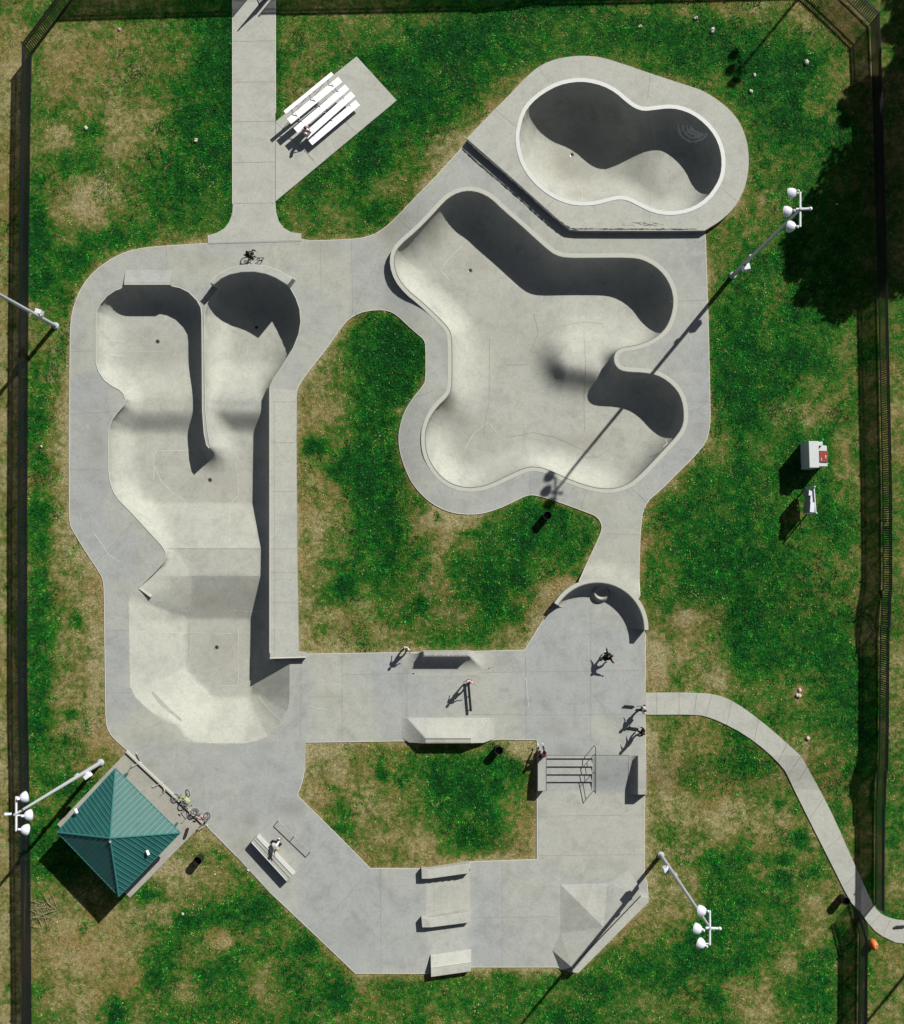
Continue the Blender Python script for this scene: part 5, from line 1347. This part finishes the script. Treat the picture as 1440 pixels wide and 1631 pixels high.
def skateboard(px, py, z, az, label, tilt=(0, 0)):
    x, y = P(px, py, z); root = empty('skateboard', (x, y, z), 0, label, 'skateboard')
    root.rotation_euler = (tilt[0], tilt[1], az)
    L, w = .80, .20; n = 12; out = []
    for k in range(n): a = -PI / 2 + PI * k / (n - 1); out.append((L / 2 - w / 2 + math.cos(a) * w / 2, math.sin(a) * w / 2))
    out += [(-p[0], -p[1]) for p in out]
    def zz(x_): return .10 + max(0, abs(x_) - .27) * .38
    m = MB(); m.prism([(a, b, zz(a)) for a, b in out], 0)
    nn = len(out); m.v = m.v[:nn] + [(a[0], a[1], a[2] - .012) for a in m.v[:nn]]
    m.build('board', M['tyre'], root)
    for sx in (-.2, .2):
        m = MB(); m.tube([(sx, -.085, .045), (sx, .085, .045)], .012, 6); m.box((sx, 0, .07), (.05, .06, .04)); m.build('truck', M['galv'], root)
        for sy in (-1, 1): m = MB(); m.tube([(sx, sy * .07, .027), (sx, sy * .105, .027)], .027, 10); m.build('wheel', M['lip'], root, True)
    return root
def scooter(px, py, z, az, lean, label, col='black'):
    x, y = P(px, py, z); root = empty('kick_scooter', (x, y, z), 0, label, 'scooter', 'kick scooters left around the shelter kerb')
    root.rotation_euler = (Matrix.Rotation(az, 4, 'Z') @ Matrix.Rotation(R(lean), 4, 'X')).to_euler()
    m = MB(); m.box((-.05, 0, .10), (.52, .115, .035)); m.build('deck', M[col], root)
    m = MB(); m.tube([(.20, 0, .11), (.31, 0, .22), (.33, 0, .30), (.29, 0, .72)], .022, 8); m.build('stem', M['galv'], root, True)
    m = MB(); m.tube([(.29, -.24, .74), (.29, .24, .74)], .015, 8); m.build('handlebar', M['galv'], root, True)
    m = MB(); m.tube([(.29, -.26, .74), (.29, -.16, .74)], .022, 8); m.tube([(.29, .26, .74), (.29, .16, .74)], .022, 8); m.build('grips', M['tyre'], root, True)
    for cx_w in (.36, -.38):
        m = MB(); m.tube([(cx_w, -.02, .06), (cx_w, .02, .06)], .06, 14); m.build('wheel', M['lip'], root, True)
    return root
# riders and onlookers
up0 = 0.0
bike(405, 411.5, 0.0, R(-14), 0, 'dark bicycle under the rider in black above the arc wall', 'black', .5)
person(403, 410.5, 0.0, R(-104), 'person in black riding a bicycle on the deck above the arc wall', RIDE, 'blackc', 'blackc', sleeve=1.2)
person(485, 207, .75, R(-130), 'person with long brown hair in a pink top sitting on the bleachers', SIT, 'pink', 'white', 'hairb', 1.0, sleeve=.4, short=True)
person(649, 1030.5, -.05, R(150), 'person in a cream shirt standing on the grass edge above the plaza', dict(ARMS, eL=(-.3, -.02, 1.15), wL=(-.32, .15, 1.0)), 'cream', 'blackc', 'hairb', .98, sleeve=.6)
person(747.5, 1083, .33, R(170), 'person in a pink and dark top balancing at the end of the flat rail', dict(ARMS), 'pink', 'maroon', 'hairb', .95, sleeve=.5)
person(965, 1045, .1, R(-60), 'person in black crouching on a skateboard in the middle of the plaza', CROUCH, 'blackc', 'blackc', 'hairk', 1.05, 'white', sleeve=1.2)
skateboard(965, 1045, .0, R(30), 'dark skateboard under the crouching rider on the plaza')
person(1021, 1126.5, .0, R(95), 'person in a white shirt stepping near a skateboard at the path end', STEP, 'white', 'blackc', 'hairk', 1.05, sleeve=.7)
skateboard(1001.5, 1124.5, 0, R(-4), 'dark skateboard lying by the feet of the person in white', (.25, 0))
person(1019.5, 1162.5, 0, R(60), 'person in black standing with a board at the east plaza edge', dict(STEP, eL=(-.36, .1, 1.2), wL=(-.3, .34, 1.12)), 'blackc', 'blackc', 'hairk', 1.0, sleeve=1.2)
skateboard(1008, 1159.5, 0, R(-7), 'dark skateboard beside the person in black at the east edge', (.2, 0))
person(863, 1204, .38, R(8), 'person in a dark maroon top sitting on the narrow box ledge', SITG, 'maroon', 'blackc', 'hairk', 1.05, 'white', sleeve=1.2)
person(441, 1341.5, .1, R(-110), 'person in a white shirt crouching on a skateboard by the white edged box', CROUCH, 'white', 'blackc', 'hairy', 1.12, 'white', sleeve=.9)
skateboard(441, 1341.5, 0, R(-20), 'skateboard under the person in white by the white edged box')
skateboard(1433, 1475.5, float(zpath_px(1433, 1475)) + .01, R(4), 'dark skateboard lying on the footpath outside the fence', (0, 0))

bike(287, 1261, .12, R(20), 82, 'lime green bicycle lying across the kerb by the shelter', 'lime', .9)
bike(306, 1281, .12, R(-42), 40, 'bronze bicycle leaning on the kerb between the lime and red ones', 'brownp', .4)
bike(321, 1291, .10, R(-15), 78, 'red bicycle lying at the end of the kerb', 'redp', .5)
m = MB(); q = V(297.5, 1275, .35); m.box(q, (.42, .30, .26), -.8); o = m.build('backpack', M['lime']); tag(o, 'pale yellow green bag lying among the bicycles', 'bag')
m = MB(); m.box(q + Vector((-.02, .05, .16)), (.28, .10, .05), -.8); m.build('pocket', M['lip'], o)
scooter(222.5, 1207, .02, R(-65), 70, 'dark kick scooter lying at the north end of the kerb')
scooter(251, 1248, .06, R(25), 75, 'pale kick scooter lying across the middle of the kerb', 'lip')
scooter(327, 1307, .02, R(-60), 72, 'dark kick scooter lying beyond the south end of the kerb')
skateboard(297.5, 1326, .02, R(72), 'brown skateboard lying on the shelter pad beside the roof edge')

# ---------------------------------------------------------------- small things on the ground
def stone(px, py, r, label, z=None, mat='stone'):
    z = float(zgrass_px(px, py)) if z is None else z; x, y = G(px, py)
    m = MB(); m.sphere((0, 0, r * .3), r, 8, (1, .8, .6)); m.v = [tuple(Vector(v) * (1 + .16 * math.sin(v[0] * 31 + v[1] * 17 + px))) for v in m.v]
    o = m.build('stone', M[mat], None, True); o.location = (x, y, z); o.rotation_euler.z = px; tag(o, label, 'stone', 'pale stones scattered in the grass'); return o
stone(190, 46.5, .13, 'white stone on dry grass near the north west fence corner')
stone(137, 204, .17, 'pale stone on the dry north west lawn')
stone(312, 223, .17, 'pale stone in green grass west of the walkway')
stone(1106, 34.5, .16, 'pale stone north of the kidney pool near the fence')
stone(1132, 54, .20, 'larger pale stone north east of the kidney pool')
stone(1018, 48, .15, 'flat pale stone in green grass north of the pool slab')
stone(1280.5, 105, .22, 'pale stone alone in front of the north east fence corner')
stone(1198.5, 125, .13, 'pale stone beside the long thin lamp shadow')
stone(1193, 151, .16, 'pale stone just east of the raised pool slab')
stone(1328.5, 329, .10, 'small pale stone deep in the tree shade')
stone(65.5, 711, .11, 'white stone on the narrow west lawn')
stone(291, 1456, .13, 'white stone on a green tuft south of the shelter')
stone(395, 1386.5, .10, 'pale stone at the grass edge beside the box ledge')
stone(342, 1393, .08, 'tiny pale stone near the litter barrel by the shelter')
stone(1287, 1176, .18, 'pinkish stone on the lawn north of the path bend', None, 'pink')
stone(1272, 1108, .20, 'large pale rock in the bare patch of the east lawn')
stone(1274, 1099, .15, 'smaller pinkish rock beside the large pale rock', None, 'pink')
o = MB(); q = V(1393.5, 1507, 0); r0_ = Vector((q.x, q.y, float(zgrass_px(1393, 1507))))
bag = empty('orange_bag', r0_, 0, 'rounded orange bag standing outside the fence below the path', 'bag')
m = MB(); m.lathe([(.001, 0), (.22, 0), (.29, .12), (.30, .40), (.26, .62), (.18, .78), (.09, .84), (.001, .82)], Matrix.Diagonal((1, 1.25, 1, 1)), 18); m.build('bag_body', M['orange'], bag, True)
m = MB(); m.tube([(.08, 0, .80), (.14, .08, .9), (.08, .16, .78)], .02, 6); m.build('bag_handle', M['orange'], bag, True)
# dead branches by the west fence
br = random.Random(4); m = MB(); bx, by = G(66, 1447); bz = -.05
for k in range(34):
    a = R(br.uniform(10, 75)); l = br.uniform(.7, 2.2); x0 = br.gauss(0, .45); y0 = br.gauss(0, .4); z0 = br.uniform(.03, .35)
    if br.random() < .4: a += R(br.uniform(60, 120))
    pts = [Vector((x0 - math.cos(a) * l * .5, y0 - math.sin(a) * l * .5, z0 * .4))]
    for j in range(3):
        a += br.gauss(0, .25); pts.append(pts[-1] + Vector((math.cos(a) * l / 3, math.sin(a) * l / 3, br.uniform(-.03, .10))))
    m.tube(pts, [.022, .018, .012, .005], 5)
o = m.build('branch_pile', M['twig'], None, True); o.location = (bx, by, bz); tag(o, 'pile of dry bare branches between the west fence and the shelter shadow', 'branches')
# unseen shrubs added beyond the north gate to cast shade blobs on the lawn
for px, py, r_, lb in ((336, -42, .55, 'small dark shrub put in for its shade beyond the north fence, west of the gate'), (408, -38, .45, 'small dark shrub put in for its shade right beside the north gate')):
    x, y = G(px, py); sr = random.Random(int(px)); root = empty('added_shrub', (x, y, -.05), 0, lb, 'added_shrub')
    m = MB(); m.tube([(0, 0, 0), (0, 0, .8)], [.06, .03], 6); m.build('stem', M['bark'], root)
    vs_ = []; fs = []
    for k in range(900):
        p = Vector((sr.gauss(0, 1), sr.gauss(0, 1), sr.gauss(0, 1))).normalized() * r_ * sr.random() ** .4; p.z = p.z * 1.5 + 1.1
        u = Vector((sr.gauss(0, 1), sr.gauss(0, 1), sr.gauss(0, 1))).normalized() * .08; v = u.cross(Vector((.3, .5, 1))).normalized() * .05
        k0 = len(vs_); vs_ += [p - u, p - v, p + u, p + v]; fs.append((k0, k0 + 1, k0 + 2, k0 + 3))
    mesh_obj('crown', vs_, fs, M['leaf'], root)

# ---------------------------------------------------------------- tufts of grass standing on the lawn
def vnoise(X, Y, s, seed):
    r = np.random.default_rng(seed); T = r.random((256, 256)); x = X / s; y = Y / s
    i = np.floor(x).astype(int); j = np.floor(y).astype(int); u = x - i; v = y - j; u = u * u * (3 - 2 * u); v = v * v * (3 - 2 * v)
    a = T[i % 256, j % 256]; b = T[(i + 1) % 256, j % 256]; c = T[i % 256, (j + 1) % 256]; d = T[(i + 1) % 256, (j + 1) % 256]
    return (a * (1 - u) + b * u) * (1 - v) + (c * (1 - u) + d * u) * v
def tufts(N):
    X = nrng.uniform(-33.5, 33.5, N); Y = nrng.uniform(-37.5, 37.5, N)
    k = ~inside(np.array(UNION), X, Y) | inside(np.array(ISLAND1), X, Y) | inside(np.array(ISLAND2), X, Y)
    for poly in (walkp, padp, pathp, shp): k &= ~inside(np.array(poly), X, Y)
    X = X[k]; Y = Y[k]; px, py = topx(X, Y)
    d = dist(EDGESEG, X, Y); k = d > .015; X, Y, px, py, d = X[k], Y[k], px[k], py[k], d[k]
    g = green_at(px, py)
    for x_, y_, rx, ry, a in SPOTS:
        if rx: g = g + a * np.exp(-(((px - x_) / rx) ** 2 + ((py - y_) / ry) ** 2) ** 1.5)
    for x_, y_, rx, ry, a in BARE:
        if rx: g = g - a * .75 * np.exp(-(((px - x_) / rx) ** 2 + ((py - y_) / ry) ** 2))
    nz = (vnoise(X, Y, 3.4, 1) - .5) * .7 + (vnoise(X, Y, 1.1, 2) - .5) * .75 + (vnoise(X, Y, .5, 3) - .5) * .72 + (vnoise(X, Y, .22, 4) - .5) * .45
    t = np.clip(g * .96 - .035 + nz - .25 * np.exp(-d / .3) + nrng.normal(0, .07, X.size), -.5, 1.5); t = np.clip(.5 + (t - .5) * 1.25, 0, 1)
    keep = nrng.random(X.size) < (.30 + .7 * np.clip(t * 1.5, 0, 1)); X, Y, t = X[keep], Y[keep], t[keep]
    n = X.size
    cs = np.array([(0, .200, .180, .090), (.13, .165, .155, .062), (.30, .112, .122, .034), (.45, .056, .104, .014), (.60, .019, .106, .008), (.78, .004, .084, .006), (1, .002, .040, .005)])
    col = np.stack([np.interp(t, cs[:, 0], cs[:, c]) for c in (1, 2, 3)], 1)
    oc = np.clip((vnoise(X, Y, 5.0, 7) - .45) * 3, 0, .8) * np.clip(1.4 - t * 2.4, 0, 1); col = col * (1 - oc[:, None]) + np.array([.150, .100, .034]) * oc[:, None]
    col *= np.exp(nrng.normal(0, .33, n) + (vnoise(X, Y, .42, 8) - .5) * 1.3 + (vnoise(X, Y, .2, 9) - .5) * .8)[:, None]
    pale = nrng.random(n) < .03; col[pale] = np.array([.10, .12, .05]) * nrng.uniform(.6, 1.2, (pale.sum(), 1))
    L = nrng.uniform(.06, .14, n) * (.7 + .6 * t); W = L * nrng.uniform(.16, .3, n); a = nrng.uniform(0, 2 * PI, n)
    h = L * nrng.uniform(.25, .75, n); Z = zgrass(X, Y)
    ca, sa = np.cos(a), np.sin(a)
    V3 = np.empty((n, 3, 3), 'f')
    V3[:, 0] = np.stack([X - sa * W, Y + ca * W, Z - .005], 1); V3[:, 1] = np.stack([X + sa * W, Y - ca * W, Z - .005], 1); V3[:, 2] = np.stack([X + ca * L, Y + sa * L, Z + h + .01], 1)
    me = bpy.data.meshes.new('grass_tufts'); me.vertices.add(3 * n); me.vertices.foreach_set('co', V3.ravel())
    me.loops.add(3 * n); me.loops.foreach_set('vertex_index', np.arange(3 * n, dtype='i'))
    me.polygons.add(n); me.polygons.foreach_set('loop_start', np.arange(0, 3 * n, 3, dtype='i'))
    me.update(calc_edges=True)
    c4 = np.ones((n, 3, 4), 'f'); c4[:, :, :3] = np.clip(col, 0, .5)[:, None, :]
    at = me.attributes.new('tint', 'FLOAT_COLOR', 'POINT'); at.data.foreach_set('color', c4.ravel())
    me.materials.append(M['blade']); o = bpy.data.objects.new('grass_tufts', me); C.objects.link(o)
    tag(o, 'short tufted grass growing in green and dry patches over the lawn', 'grass', None, 'stuff')
tufts(640000)
